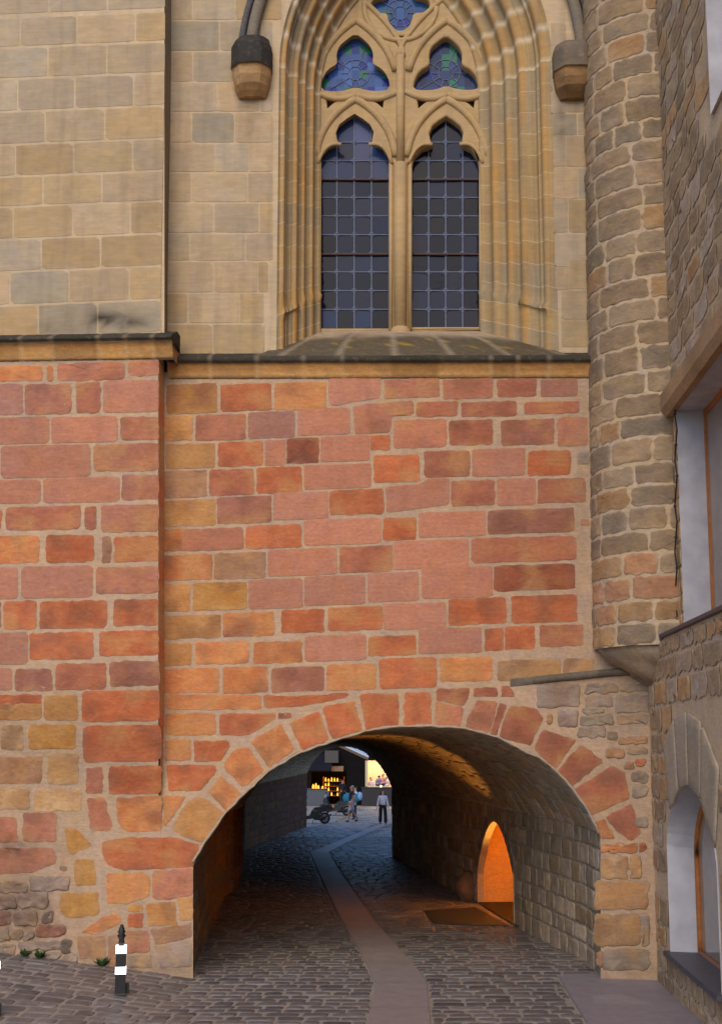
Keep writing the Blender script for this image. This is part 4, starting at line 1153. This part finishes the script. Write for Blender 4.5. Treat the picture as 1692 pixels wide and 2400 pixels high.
# lower arched window: reveal, sill, frame, pane
mb = MB(); P = []
path = [(LYF, LZS)] + [(LYF, z) for z in frange(LZS + .2, LSP, .2)] + [(y, lhead(y)) for y in frange(LYF - .004, LYN + .004, .07)] + [(LYN, z) for z in frange(LSP, LZS, .3)]
mb.grid([[Vector((XLOW - .006 + d, LYM + (y - LYM) * (1 - d * .1), z - (.12 * d if z > LSP else 0))) for d in (0, .18, .40)] for y, z in path], (1, 1, 1))
w3 = hb(mb, 'window', PLASTER, smooth=False); w3['label'] = 'low arched window with pale plaster reveal and dark sill'
mb = MB()
fr = [Vector((XLOW + .42, LYM + (y - LYM) * .955, z - (.05 if z > LSP else 0))) for y, z in path]
mb.tube([fr[0]] + fr[1:] + [fr[0]], .05, 6)
hb(mb, 'frame', WOOD, w3, smooth=True)
mb = MB()
mb.prism([Vector((XLOW + .43, p.y, p.z)) for p in fr[::2]], (.012, 0, 0)); hb(mb, 'pane', PANE, w3)
mb = MB(); mb.box((XLOW - .09, LYN - .1, LZS - .07), (XLOW + .42, LYF + .12, LZS + .004)); hb(mb, 'window_sill', DARKSLATE, w3, bevel=.01)
mb = MB(); mb.box((XUP + .52, 5, -.5), (9, Y0 - .1, 19.2), L(140,120,100)); hb(mb, 'house_body', STONE)
# cable in the corner
mb = MB()
cab = [UX(1583 - 3 * math.sin(k * 2.1), y, XUP - .05) for k, y in enumerate(range(935, 1520, 36))]
mb.tube(cab, .012, 6)
for c in cab[1::2]: mb.box(c - Vector((.02, .02, .012)), c + Vector((.02, .02, .012)))
tag(mb.build('cable', BLACKIRON), 'thin black cable clipped down the corner beside the turret', 'cable')

# =================================================================== STREET FURNITURE
BAND = plain('glowing_white_band', L(240,240,245), .4, emit=(.92, .94, 1), estr=3)  # emission added so the reflective bands shine white
def bollard(p):
    t = empty('bollard', p)
    mb = MB()
    def sq(prof, n=4):
        mb.lathe(prof, n)
    mb.lathe([(.112, 0), (.112, .02), (.104, .035), (.102, .61), (.09, .65), (.045, .70), (.035, .71)], 4)
    mb.build('post', BLACKIRON, t)
    mb = MB()
    mb.lathe([(.04, .70), (.044, .73), (.036, .77), (.05, .80), (.066, .82), (.04, .85), (.062, .88), (.04, .90), (.044, .92), (.03, .94), (.026, .965), (.01, .98)], 12)
    mb.build('finial', BLACKIRON, t, smooth=True)
    for z in (.30, .585):
        mb = MB(); mb.lathe([(.1045, z), (.106, z + .005), (.106, z + .095), (.1045, z + .1)], 4); mb.build('reflective_band', BAND, t)
    mb = MB(); mb.box((.07, -.014, .03), (.125, .014, .17)); mb.build('lock_tab', BLACKIRON, t)
    return t
def copy_tree(o, parent=None):
    c = o.copy(); COL.objects.link(c)
    if parent: c.parent = parent
    for ch in list(o.children): copy_tree(ch, c)
    return c
p = UG(282, 2333)
b1 = bollard(p); tag(b1, 'square black bollard with two glowing white bands beside the passage', 'bollard', 'black bollards with white bands')
b2 = copy_tree(b1); b2.location = UG(-20, 2384); tag(b2, 'black bollard cut off by the left edge of the picture', 'bollard', 'black bollards with white bands')
b1.rotation_euler.z = R(12); b2.rotation_euler.z = R(5)
# guard stone
mb = MB(); P = []; C = []
gp = UG(1108, 2108)
for k in range(10):
    t = k / 9; r = .32 * math.sin(math.pi * (.12 + .86 * t)) ** .7; z = .72 * t
    row = [Vector((r * math.cos(a), r * math.sin(a), z)) for a in frange(0, 2 * math.pi, .4)]
    P.append([p + Vector((1, 1, 1)) * .02 * nz(p, 4) for p in row]); C.append([L(124,96,78) * (1 + .2 * nz(p, 5)) for p in row])
mb.grid(P, C)
tag(mb.build('guard_stone', STONE, smooth=True, loc=gp - Vector((.12, .3, .03))), 'rounded guard stone at the foot of the glowing doorway', 'guard stone')
# weeds at the wall foot
LEAF = plain('weed_leaf', L(66,92,44), .6, var=.3)
for px, py, k, lab in ((74, 2258, 16, 'larger weed tuft growing at the wall foot left of bollard'), (36, 2256, 6, 'small weed sprig nearest the left edge at wall foot'), (222, 2278, 9, 'low weed tuft between the wall foot and bollard')):
    mb = MB()
    for _ in range(k * 3):
        a = random.uniform(0, 6.28); ln = random.uniform(.07, .2)
        o = Vector((0, 0, 0)); d = Vector((math.cos(a) * .7, math.sin(a) * .7, random.uniform(.4, 1.2))).normalized(); sd = d.cross(Vector((0, 0, 1))).normalized() * ln * .22
        r0_ = 0 if mb.v else mb.vert(o); mb.face(r0_, *[mb.vert(q) for q in (o + d * ln * .5 + sd, o + d * ln, o + d * ln * .5 - sd)])
    q = UG(px, py); q.y = Y0 - bdepth(2200) - .06; q.z = zg(q.x, q.y)
    tag(mb.build('weed', LEAF, loc=q), lab, 'weed', 'weeds along the wall foot')

# =================================================================== PEOPLE
def skin_mesh(name, pts, edges, rad, mat, parent, sub=2, root=0):
    me = bpy.data.meshes.new(name); me.from_pydata(pts, edges, []); me.update()
    o = bpy.data.objects.new('tmp', me); COL.objects.link(o)
    o.modifiers.new('s', 'SKIN'); o.modifiers['s'].use_smooth_shade = True
    for i, v in enumerate(me.skin_vertices[0].data):
        r = rad[i]; v.radius = r if isinstance(r, tuple) else (r, r); v.use_root = i == root
    sb = o.modifiers.new('u', 'SUBSURF'); sb.levels = sub
    dg = bpy.context.evaluated_depsgraph_get(); m2 = bpy.data.meshes.new_from_object(o.evaluated_get(dg))
    bpy.data.objects.remove(o)
    m2.materials.clear(); m2.materials.append(mat)
    ob = bpy.data.objects.new(name, m2); COL.objects.link(ob); ob.parent = parent
    return ob
SKIN = plain('skin', L(196,148,122), .6, var=.06); SKIN2 = plain('skin_tan', L(170,118,92), .6, var=.06)
def cloth(n, c): return plain(n, c, .85, var=.15, scale=14, bump=.3)
def person(loc, rz, h, label, shirt, trou, hair, group=None, J=None, short_legs=False, sleeves='long', long_hair=False, skin=SKIN, shoe=None):
    k = h / 1.72; t = empty('person', loc, rz); t.scale = (k * 1.1, k * 1.1, k); tag(t, label, 'person', group)
    D = dict(pel=(0,0,.95), sp=(0,0,1.14), ch=(0,-.005,1.33), nk=(0,0,1.47), hb=(0,-.012,1.56), ht=(0,-.01,1.655),
             hl=(.09,0,.9), kl=(.1,-.01,.5), al=(.1,.02,.08), tl=(.11,-.13,.03), hr=(-.09,0,.9), kr=(-.1,-.01,.5), ar=(-.1,.02,.08), tr=(-.11,-.13,.03),
             sl=(.155,0,1.385), el=(.205,.02,1.12), wl=(.22,-.05,.88), sr=(-.155,0,1.385), er=(-.205,.02,1.12), wr=(-.23,-.05,.89))
    D.update(J or {})
    keys = list(D); P = [Vector(D[q]) for q in keys]; I = {q: i for i, q in enumerate(keys)}
    E = [('pel','sp'),('sp','ch'),('ch','nk'),('nk','hb'),('hb','ht'),('pel','hl'),('hl','kl'),('kl','al'),('al','tl'),('pel','hr'),('hr','kr'),('kr','ar'),('ar','tr'),('ch','sl'),('sl','el'),('el','wl'),('ch','sr'),('sr','er'),('er','wr')]
    E = [(I[a], I[b]) for a, b in E]
    rad = dict(pel=.125, sp=.115, ch=.13, nk=.05, hb=.078, ht=.07, hl=.085, kl=.055, al=.037, tl=.035, hr=.085, kr=.055, ar=.037, tr=.035, sl=.05, el=.04, wl=.026, sr=.05, er=.04, wr=.026)
    rr = [rad[q] * (.92 if q not in ('hb', 'ht') else 1) for q in keys]
    for s, w, e in (('l', 'wl', 'el'), ('r', 'wr', 'er')):      # palms with four fingers and a thumb
        d = (Vector(D[w]) - Vector(D[e])).normalized(); sd = Vector((0, 1, 0)) - d * d.y; sd.normalize(); up = d.cross(sd)
        pm = Vector(D[w]) + d * .07; P.append(pm); ip = len(P) - 1; E.append((I[w], ip)); rr.append((.034, .02))
        for q, ln in ((-.03, .065), (-.01, .08), (.01, .075), (.03, .06)):
            a = pm + d * .035 + sd * q; b = a + d * ln * .6 + up * .012; P.extend([a, b]); n = len(P); E += [(ip, n - 2), (n - 2, n - 1)]; rr += [.009, .007]
        a = pm + sd * -.05 - d * .01; b = a + d * .04 - sd * .012; P.extend([a, b]); n = len(P); E += [(ip, n - 2), (n - 2, n - 1)]; rr += [.011, .008]
    skin_mesh('body', P, E, rr, skin, t)
    def V(q): return Vector(D[q])
    sh = [V('pel') + Vector((0, 0, -.04)), V('sp'), V('ch'), V('nk') - Vector((0, 0, .03)), V('sl'), V('el'), V('sr'), V('er')]
    ee = [(0, 1), (1, 2), (2, 3), (2, 4), (2, 6)]; sr_ = [.155, .135, .148, .07, .068, .056, .068, .056]
    if sleeves == 'long':
        sh += [V('wl'), V('wr')]; ee += [(4, 5), (5, 8), (6, 7), (7, 9)]; sr_ += [.042, .042]
    else:
        sh[5] = V('sl').lerp(V('el'), .55); sh[7] = V('sr').lerp(V('er'), .55); ee += [(4, 5), (6, 7)]
    skin_mesh('shirt', sh, ee, sr_, shirt, t)
    tp = [V('pel') + Vector((0, 0, .1)), V('pel') - Vector((0, 0, .02)), V('hl'), V('kl'), V('hr'), V('kr')]; te = [(0, 1), (1, 2), (2, 3), (1, 4), (4, 5)]; tr_ = [.135, .14, .105, .085, .105, .085]
    if not short_legs: tp += [V('al'), V('ar')]; te += [(3, 6), (5, 7)]; tr_ += [.085, .085]
    skin_mesh('shorts' if short_legs else 'trousers', tp, te, tr_, trou, t)
    for s in 'lr': skin_mesh('shoe', [V('a' + s) - Vector((0, 0, .03)), V('t' + s)], [(0, 1)], [.058, .05], shoe or BLACKIRON, t, 1)
    hp = [V('ht') + Vector((0, .0, .028)), V('ht') + Vector((0, .04, -.02)), V('hb') + Vector((0, .05, 0))]; hr_ = [.08, .085, .072]
    if long_hair:
        hp += [V('nk') + Vector((0, .06, .0)), V('ht') + Vector((.075, .0, -.06)), V('nk') + Vector((.10, .0, -.03)), V('ht') + Vector((-.075, .0, -.06)), V('nk') + Vector((-.10, .0, -.03))]
        skin_mesh('hair', hp, [(0, 1), (1, 2), (2, 3), (0, 4), (4, 5), (0, 6), (6, 7)], hr_ + [.06, .04, .035, .04, .035], hair, t)
    else: skin_mesh('hair', hp, [(0, 1), (1, 2)], hr_, hair, t)
    mb = MB(); hb_ = V('hb')
    f = hb_ + Vector((0, -.078, .03))
    mb.lathe([(.004, 0), (.014, .02), (.01, .04)], 6, f + Vector((0, -.004, -.03)))
    mb.build('nose', skin, t)
    mb = MB()
    for sx in (-1, 1):
        mb = MB(); mb.lathe([(.004, -.004), (.011, 0), (.004, .004)], 8, f + Vector((sx * .03, .004, .012)), axis='y'); mb.build('eye', BLACKIRON, t)
    return t
HD = plain('dark_hair', L(48,36,30), .5); HG = plain('grey_hair', L(150,146,146), .7)
WHITE = cloth('white_cotton', L(206,200,210)); NAVY = cloth('navy_cotton', L(34,38,58)); BLK = cloth('black_cloth', L(26,24,28)); GREYC = cloth('light_grey_cloth', L(172,162,160)); BLUE = cloth('blue_shirt', L(92,108,160)); TEAL = cloth('teal_fabric', L(44,126,150)); PALEB = cloth('pale_blue_fabric', L(150,186,220)); DJ = cloth('dark_jeans', L(40,46,70))
def gpos(x, y): return UG(*C7(x, y))
w_ = gpos(1255, 1404)
person(w_, R(8), 1.66, 'woman in white blouse and wide black trousers walking towards the passage', WHITE, BLK, HD, long_hair=True,
       J=dict(wl=(.25,-.02,.88), wr=(-.25,.02,.88), kl=(.11,-.1,.5), al=(.12,-.12,.08), tl=(.13,-.27,.03), kr=(-.1,.03,.5), ar=(-.11,.12,.1), tr=(-.12,-.02,.03)))
m_ = gpos(835, 1368)
person(m_, R(-70), 1.84, 'grey-haired man in navy T-shirt and pale shorts striding past the scooters', NAVY, GREYC, HG, short_legs=True, sleeves='short', skin=SKIN2,
       J=dict(kl=(.1,-.16,.5), al=(.1,-.16,.08), tl=(.11,-.30,.03), kr=(-.1,.08,.5), ar=(-.1,.3,.13), tr=(-.11,.17,.03), el=(.22,.06,1.13), wl=(.23,-.08,.92)))
s_ = gpos(885, 1335)
person(s_, R(-70), 1.72, 'person in white top and dark trousers half hidden behind the navy-shirted man', WHITE, DJ, HD, J=dict(kl=(.1,-.12,.5), al=(.1,-.1,.08), tl=(.11,-.24,.03)))
mb = MB()
prof = [(.02, -.62), (.16, -.58), (.27, -.4), (.3, -.1), (.28, .2), (.2, .42), (.04, .5)]
mb.lathe(prof, 14, axis='y'); tb = mb.build('bundle', TEAL, smooth=True); tb.location = s_ + Vector((-.25, -.12, 1.12)); tb.rotation_euler = (0, R(5), R(78)); tb.scale = (.62, .85, .9)
tag(tb, 'rounded teal bundle carried behind the navy-shirted man', 'bundle')
mb = MB(); mb.lathe([(.0, -.12), (.17, -.1), (.25, 0), (.23, .12), (.02, .16)], 14, axis='y'); c = mb.build('flap', PALEB, tb, smooth=True); c.location = (0, -.62, .1)

# =================================================================== SCOOTERS
PAINT = plain('black_scooter_paint', L(22,24,30), .25, spec=.6, var=.1); SEATM = plain('black_vinyl', L(34,36,44), .45); TYRE = plain('rubber', L(20,20,20), .8); RIM = plain('alloy', L(120,122,130), .35, metal=.7); SILV = plain('silver_plastic', L(150,156,170), .35, spec=.6); SMOKE = plain('smoked_screen', L(120,138,160), .1, spec=.7)
def scooter(loc, rz, label, back_box):
    t = tag(empty('motor_scooter', loc, rz), label, 'scooter', 'scooters parked at the passage exit')
    # length along local x, front at -x
    for x, r in ((-.68, .29), (.62, .27)):
        mb = MB()
        for q in range(1): mb.lathe([(r - .1, -.05), (r - .03, -.06), (r, -.03), (r, .03), (r - .03, .06), (r - .1, .05)], 24, (0, 0, 0), axis='y')
        wv = mb.build('wheel', TYRE, t, smooth=True, loc=(x, 0, r))
        mb = MB(); mb.lathe([(r - .1, -.055), (r - .085, -.05), (r - .085, .05), (r - .1, .055)], 24, axis='y')
        for k in range(5):
            a = 2 * math.pi * k / 5; mb.tube([(0, -.06, 0), (math.cos(a) * (r - .09), -.06, math.sin(a) * (r - .09))], .022, 6)
        mb.lathe([(.05, -.08), (.06, -.05), (.06, .05), (.05, .08)], 10, axis='y')
        mb.build('rim', RIM, wv)
    def body(name, prof, w, mat, bev=.03):
        mb = MB(); mb.prism([Vector((x, -w / 2, z)) for x, z in prof], (0, w, 0)); return mb.build(name, mat, t, bevel=bev)
    body('body', [(1.02, .84), (.96, .68), (.82, .57), (.62, .60), (.42, .52), (.28, .28), (-.35, .2), (-.45, .34), (-.12, .40), (0, .66), (.3, .78), (.7, .85)], .36, PAINT)
    body('engine', [(.1, .18), (.62, .17), (.68, .36), (.3, .46), (.05, .4)], .24, BLACKIRON)
    body('front_fairing', [(-.5, .30), (-.36, .34), (-.38, .7), (-.48, 1.02), (-.6, 1.0), (-.72, .78), (-.66, .62), (-.56, .55)], .40, PAINT)
    body('front_mudguard', [(-.98, .45), (-.85, .62), (-.62, .66), (-.45, .5), (-.52, .5), (-.66, .60), (-.84, .55)], .14, PAINT, .015)
    body('seat', [(.02, .72), (.2, .80), (.42, .80), (.5, .88), (.9, .92), (.98, .86), (.8, .80), (.4, .74)], .30, SEATM, .03)
    mb = MB(); mb.prism([Vector((-.5, -.2, .98)), Vector((-.64, -.2, .98)), Vector((-.48, -.14, 1.34)), Vector((-.44, -.14, 1.34))], (0, .4, 0)); mb.build('windscreen', SMOKE, t, bevel=.012)
    mb = MB(); mb.tube([(-.42, -.36, 1.06), (-.48, -.12, 1.02), (-.48, .12, 1.02), (-.42, .36, 1.06)], .018, 8)
    for s in (-1, 1): mb.tube([(-.44, s * .28, 1.05), (-.47, s * .3, 1.2)], .008, 6); mb.lathe([(.03, -.012), (.055, 0), (.03, .012)], 10, (-.47, s * .31, 1.24), axis='y')
    mb.build('handlebar', BLACKIRON, t)
    mb = MB(); mb.tube([(-.48, 0, .95), (-.66, .09, .3)], .03, 8); mb.tube([(-.48, 0, .95), (-.66, -.09, .3)], .03, 8); mb.build('fork', RIM, t)
    mb = MB(); mb.tube([(.2, -.2, .26), (.5, -.22, .3), (.95, -.23, .46)], [.02, .045, .04], 10); mb.build('exhaust', SILV if back_box else BLACKIRON, t, smooth=True)
    mb = MB(); mb.tube([(.1, -.12, .3), (.02, -.26, .01)], .016, 6); mb.build('kickstand', BLACKIRON, t)
    mb = MB(); mb.lathe([(.02, -.03), (.07, 0), (.02, .02)], 10, (.98, 0, .74), axis='y'); mb.build('tail_light', plain('red_lens', L(120,20,20), .3), t)
    if back_box:
        mb = MB(); mb.box((.66, -.18, .93), (1.05, .18, 1.16)); mb.build('top_box', SILV, t, bevel=.04)
    return t
w1_ = gpos(465, 1400)
sc1 = scooter((w1_.x - .62, w1_.y + .1, zg(w1_.x, w1_.y) + .02), R(4), 'nearer black scooter parked just past the passage wall', False)
w2_ = gpos(770, 1292)
sc2 = scooter((w2_.x - .62, w2_.y + .3, zg(w2_.x, w2_.y) + .02), R(-12), 'farther dark scooter with pale screen parked behind the nearer one', False)

# =================================================================== COURTYARD BUILDING
YC = 86.0; zc = zg(-5, YC)
def P7(x, y, Y): return U(*C7(x, y), Y)
rest = tag(empty('restaurant_building', (-6, YC, zc)), 'dark-fronted restaurant with lit window beyond the passage', 'restaurant')
def rb(mb, name, mat, parent=None, **kw):
    mb.v = [(x + 6, y - YC, z - zc) for x, y, z in mb.v]; return mb.build(name, mat, parent or rest, **kw)
DARKW = plain('dark_cladding', L(17,13,12), .8, var=.3, scale=2, bump=.2, spec=.15); CREAM = plain('cream_paint', L(206,186,150), .7)
wa = P7(1022, 535, YC); wb = P7(1420, 890, YC)
ba = P7(280, 690, YC); bb = P7(760, 1000, YC)
mb = MB()
Zt = 6.5
mb.box((-30, YC, zc - .3), (ba.x, YC + .3, Zt)); mb.box((bb.x, YC, zc - .3), (wa.x, YC + .3, Zt)); mb.box((wb.x, YC, zc - .3), (20, YC + .3, Zt))
mb.box((wa.x, YC + .003, zc - .3), (wb.x, YC + .297, wb.z)); mb.box((wa.x, YC + .003, wa.z), (wb.x, YC + .297, Zt))
mb.box((ba.x, YC + .003, ba.z), (bb.x, YC + .297, Zt))
mb.box((-30, YC + 3.6, zc - .3), (20, YC + 3.9, Zt)); mb.box((-30, YC + .3, Zt - .3), (20, YC + 3.6, Zt))
rb(mb, 'wall', DARKW)
mb = MB()
w = .12
mb.box((wa.x - .02, YC - .06, wb.z - .06), (wa.x + .13, YC + .32, wa.z)); mb.box((wa.x, YC - .06, wb.z - .1), (wb.x, YC + .34, wb.z + .02))
rw = rb(mb, 'window', CREAM)
ROOM = plain('lit_room_wall', L(226,206,180), .8)
mb = MB(); mb.box((wa.x - .5, YC + 3.4, zc), (wb.x + .5, YC + 3.5, 3.4)); mb.box((wa.x - .52, YC + .32, zc), (wa.x - .46, YC + 3.4, 3.4)); mb.box((wa.x - .46, YC + .32, 2.95), (wb.x + .5, YC + 3.4, 3.02)); mb.box((wa.x - .46, YC + .32, zc - .1), (wb.x + .5, YC + 3.4, zc + .02))
rb(mb, 'dining_room', ROOM)
def lamp(kind, loc, energy, col, size=.3, name='lamp'):
    l = bpy.data.lights.new(name, kind); l.energy = energy; l.color = col
    if kind == 'POINT': l.shadow_soft_size = size
    elif kind == 'SPOT': l.shadow_soft_size = size
    else: l.size = size
    o = bpy.data.objects.new(name, l); COL.objects.link(o); o.location = loc; return o
lamp('AREA', ((wa.x + wb.x) / 2, YC + 1.7, 2.9), 150, (1, .74, .46), 2.2, 'dining_room_lamp')
tag(rb((lambda m: (m.box(((wa.x + wb.x) / 2 - .5, YC + 1.2, 2.90), ((wa.x + wb.x) / 2 + .5, YC + 2.2, 2.94)), m)[1])(MB()), 'ceiling_lamp', plain('lamp_panel', L(250,240,220), .5, emit=(1, .8, .55), estr=4)), 'glowing ceiling panel in the dining room', 'lamp')
del bpy.data.objects['ceiling_lamp']['category'], bpy.data.objects['ceiling_lamp']['label']
for x, y, sh, hr, sit, lab in ((1185, 690, WHITE, HD, 0, 'diner in white standing at the back of the lit window'), (1095, 790, WHITE, HD, 1, 'diner in white leaning at the near end of lit window'), (1205, 765, BLUE, HD, 1, 'diner in blue shirt with back to the lit window'), (1255, 740, cloth('rose_cotton', L(190,140,140)), HD, 1, 'diner in rose seated behind the blue-shirted diner'), (1300, 775, WHITE, HG, 1, 'grey-haired diner in white at the far end of lit window')):
    p = P7(x, y, YC + (1.6 if not sit else .9)); top = p.z + .16
    J = dict(kl=(.1,-.42,.62 + .3), al=(.1,-.42,.5), tl=(.11,-.55,.45), kr=(-.1,-.42,.92), ar=(-.1,-.42,.5), tr=(-.11,-.55,.45), hl=(.09,-.03,.93), hr=(-.09,-.03,.93), wl=(.16,-.28,1.08), wr=(-.16,-.28,1.08)) if sit else None
    person((p.x, p.y, (top - 1.72) if sit else zc + .03), R(180 if sh is BLUE else 40 * (1 if x < 1200 else -1)), 1.72, lab, sh, DJ, hr, 'diners behind the lit window', J=J)
# stools carrying the seated diners are below the sill; table along the window
mb = MB(); mb.box((wa.x + .5, YC + .45, .72), (wb.x - .1, YC + .75, .76)); mb.box((wa.x + .9, YC + .55, zc + .02), (wa.x + 1.0, YC + .65, .72)); mb.box((wb.x - .7, YC + .55, zc + .02), (wb.x - .6, YC + .65, .72))
tag(mb.build('table', plain('pale_table', L(200,176,140), .5)), 'pale long table just inside the lit dining window', 'table')
# dark cabinet under the window
ca, cb = P7(968, 900, YC - .8), P7(1500, 1112, YC - .8)
cz = zg(ca.x, YC - .8)
mb = MB()
mb.box((ca.x, YC - .75, cz + .06), (cb.x, YC - .2, ca.z - .04)); mb.box((ca.x - .03, YC - .8, ca.z - .04), (cb.x + .03, YC - .15, ca.z + .02)); mb.box((ca.x + .05, YC - .7, cz - .02), (cb.x - .05, YC - .25, cz + .06))
for k in range(1, 5):
    z = cz + .06 + (ca.z - .1 - cz) * k / 5; mb.box((ca.x + .02, YC - .765, z - .012), (cb.x - .02, YC - .75, z + .012))
for k in range(1, 4):
    x = ca.x + (cb.x - ca.x) * k / 4; mb.box((x - .015, YC - .77, cz + .08), (x + .015, YC - .751, ca.z - .06))
tag(mb.build('planter_cabinet', plain('dark_steel', L(58,54,56), .5, metal=.3)), 'long dark slatted cabinet standing under the lit dining window', 'cabinet')
mb = MB(); cl = P7(1230, 880, YC - .5); mb.lathe([(.04, 0), (.05, .02), (.05, .1), (.03, .12)], 10, (cl.x, YC - .5, ca.z + .02)); tag(mb.build('candle_light', plain('candle_glow', L(255,200,80), .5, emit=(1, .7, .2), estr=6)), 'small glowing candle light on the dark cabinet', 'candle')
# bar
mb = MB()
a, b = P7(200, 925, YC - 1), P7(488, 1112, YC - 1); bz = zg(a.x, YC - 1)
mb.box((a.x, YC - 1, bz - .02), (b.x, YC - .5, a.z)); mb.box((a.x - .05, YC - 1.06, a.z), (b.x + .05, YC - .45, a.z + .05)); mb.box((a.x + .03, YC - 1.012, bz + .1), (b.x - .03, YC - 1, a.z - .08))
tag(mb.build('bar_counter', plain('grey_steel', L(84,86,94), .5)), 'grey bar counter at the left of the courtyard', 'bar counter')
AMB = plain('amber_glow', L(255,150,40), .4, emit=(1, .38, .04), estr=2.5)  # bottles emit an amber glow standing in for the bar's shelf lights
for k, (x, h) in enumerate(((312, .28), (350, .34), (385, .2), (440, .16))):
    p = P7(x, 915, YC - .8); mb = MB(); mb.lathe([(.05, 0), (.055, .02), (.055, h * .65), (.025, h * .8), (.025, h)], 10)
    tag(mb.build('bottle', AMB, smooth=True, loc=(p.x, YC - .8, a.z + .05)), 'amber lit bottle standing on the grey bar counter', 'bottle', 'amber bottles on the bar')
lamp('POINT', (P7(430, 800, YC - .9).x, YC - .7, 2.0), 14, (1, .5, .14), .1, 'bar_lamp')
lamp('POINT', (P7(570, 800, YC + 1).x, YC + .9, 2.0), 60, (1, .42, .08), .1, 'bar_shelf_lamp')
mb = MB()
pa, pb = P7(490, 815, YC + 1.5), P7(650, 990, YC + 1.5)
for k in range(4):
    z = pb.z - .1 + (pa.z + .1 - pb.z) * k / 3; mb.box((pa.x - .2, YC + 1.5, z - .03), (pb.x + .4, YC + 1.85, z))
for x in (pa.x - .2, pb.x + .4): mb.box((x - .02, YC + 1.49, zc), (x + .02, YC + 1.86, pa.z + .3))
tag(mb.build('bar_shelf', plain('orange_shelf', L(190,120,60), .6)), 'back-bar shelves glowing orange beside the dark-clad man', 'shelf')
rb_ = random.Random(3)
for k in range(4):
    z = pb.z - .1 + (pa.z + .1 - pb.z) * k / 3
    for i in range(6):
        mb = MB(); h = rb_.uniform(.16, .26); mb.lathe([(.04, 0), (.045, .02), (.045, h * .6), (.018, h * .8), (.018, h)], 8)
        tag(mb.build('bottle', AMB if rb_.random() < .5 else plain('dark_bottle', L(60,50,30), .2), smooth=True, loc=(pa.x - .05 + i * .2, YC + 1.66, z)), 'bottle standing on the glowing back-bar shelves', 'bottle', 'bottles on the back-bar shelves')
pm = P7(710, 745, YC - 1.6)
person((pm.x, YC - 1.6, zg(pm.x, YC - 1.6)), R(30), 1.74, 'person in black standing by the orange-lit bar', BLK, BLK, HD, skin=SKIN2)
# awnings and canopy
mb = MB(); a, b = P7(250, 560, YC - 1.2), P7(558, 672, YC - 1.2)
mb.prism([Vector((a.x, YC, a.z + .55)), Vector((a.x, YC - 1.3, b.z + .25)), Vector((a.x, YC - 1.3, b.z)), Vector((a.x, YC, a.z + .45))], (b.x - a.x, 0, 0)); rb(mb, 'awning', cloth('navy_canvas', L(14,15,30)))
mb = MB(); a, b = P7(560, 610, YC - .6), P7(720, 680, YC - .6); mb.box((a.x, YC - .6, b.z), (b.x, YC - .003, a.z)); rb(mb, 'fascia', plain('tan_board', L(150,116,84), .7))
mb = MB(); a, b = P7(470, 400, YC - 1), P7(650, 565, YC - 1); mb.box((a.x, YC - 1, b.z), (b.x, YC - .003, a.z)); rb(mb, 'projecting_box', plain('grey_board', L(84,76,72), .7))
mb = MB(); a, b = P7(560, 250, 74), P7(1060, 480, 74)
for th, mt, nm in ((0, SILV, 0),):
    mb.prism([a + Vector((0, 0, -.06)), b + Vector((0, 0, -.06)), b + Vector((0, 2.5, .14)), a + Vector((0, 2.5, .14))], (0, 0, .06))
cn = rb(mb, 'canopy', plain('white_canvas', L(226,232,240), .6))
mb = MB(); mb.prism([a + Vector((0, -.02, -.22)), b + Vector((0, -.02, -.22)), b + Vector((0, -.02, -.06)), a + Vector((0, -.02, -.06))], (0, .1, 0)); rb(mb, 'edge_board', plain('brown_board', L(120,96,76), .7), cn)

# =================================================================== LIGHT
dl = lamp('SPOT', (xr(NY0) + .85, NY0 + .3, .95), 2000, (1, .60, .09), .1, 'doorway_lamp'); dl.data.spot_size = R(100); dl.data.spot_blend = .7
dl.rotation_euler = (Vector((xr(NY0) + .85, NY0 + .3, .95)) - Vector((bx, NYM + .2, 2.1))).to_track_quat('Z', 'Y').to_euler()
ul = lamp('SPOT', (xr(NYM) + .35, NYM - .2, .2), 300, (1, .45, .08), .08, 'doorway_uplight'); ul.data.spot_size = R(75); ul.data.spot_blend = .8
ul.rotation_euler = Vector((.42, -.35, -.85)).to_track_quat('Z', 'Y').to_euler()
W = bpy.data.worlds.new('World'); S.world = W; W.use_nodes = True
nt = W.node_tree; bg = nt.nodes['Background']
sky = nt.nodes.new('ShaderNodeTexSky'); sky.sky_type = 'NISHITA'; sky.sun_disc = False
SE, SA = R(35), R(187)      # elevation, azimuth clockwise from +Y
sky.sun_elevation = SE; sky.sun_rotation = SA; sky.air_density = 1.0; sky.dust_density = .8; sky.ozone_density = 6
nt.links.new(sky.outputs[0], bg.inputs[0]); bg.inputs[1].default_value = .15
sl = bpy.data.lights.new('sun', 'SUN'); sl.energy = 1.65; sl.angle = R(45); sl.color = (1, .84, .65)
so = bpy.data.objects.new('sun', sl); COL.objects.link(so)
d = Vector((math.sin(SA) * math.cos(SE), math.cos(SA) * math.cos(SE), math.sin(SE)))
so.rotation_euler = d.to_track_quat('Z', 'Y').to_euler(); so.location = (0, 0, 30)

cam = bpy.data.cameras.new('camera'); co = bpy.data.objects.new('camera', cam); COL.objects.link(co)
co.location = CAM; co.rotation_euler = ROT.to_euler(); cam.sensor_fit = 'VERTICAL'; cam.sensor_height = 24; cam.lens = FPX / 2400 * 24
cam.shift_y = SHIFT / 2400; cam.clip_start = .1; cam.clip_end = 2000
S.camera = co
vs = S.view_settings; vs.view_transform = 'Standard'; vs.look = 'None'; vs.gamma = 1; vs.exposure = .30
S.cycles.max_bounces = 12; S.cycles.diffuse_bounces = 9
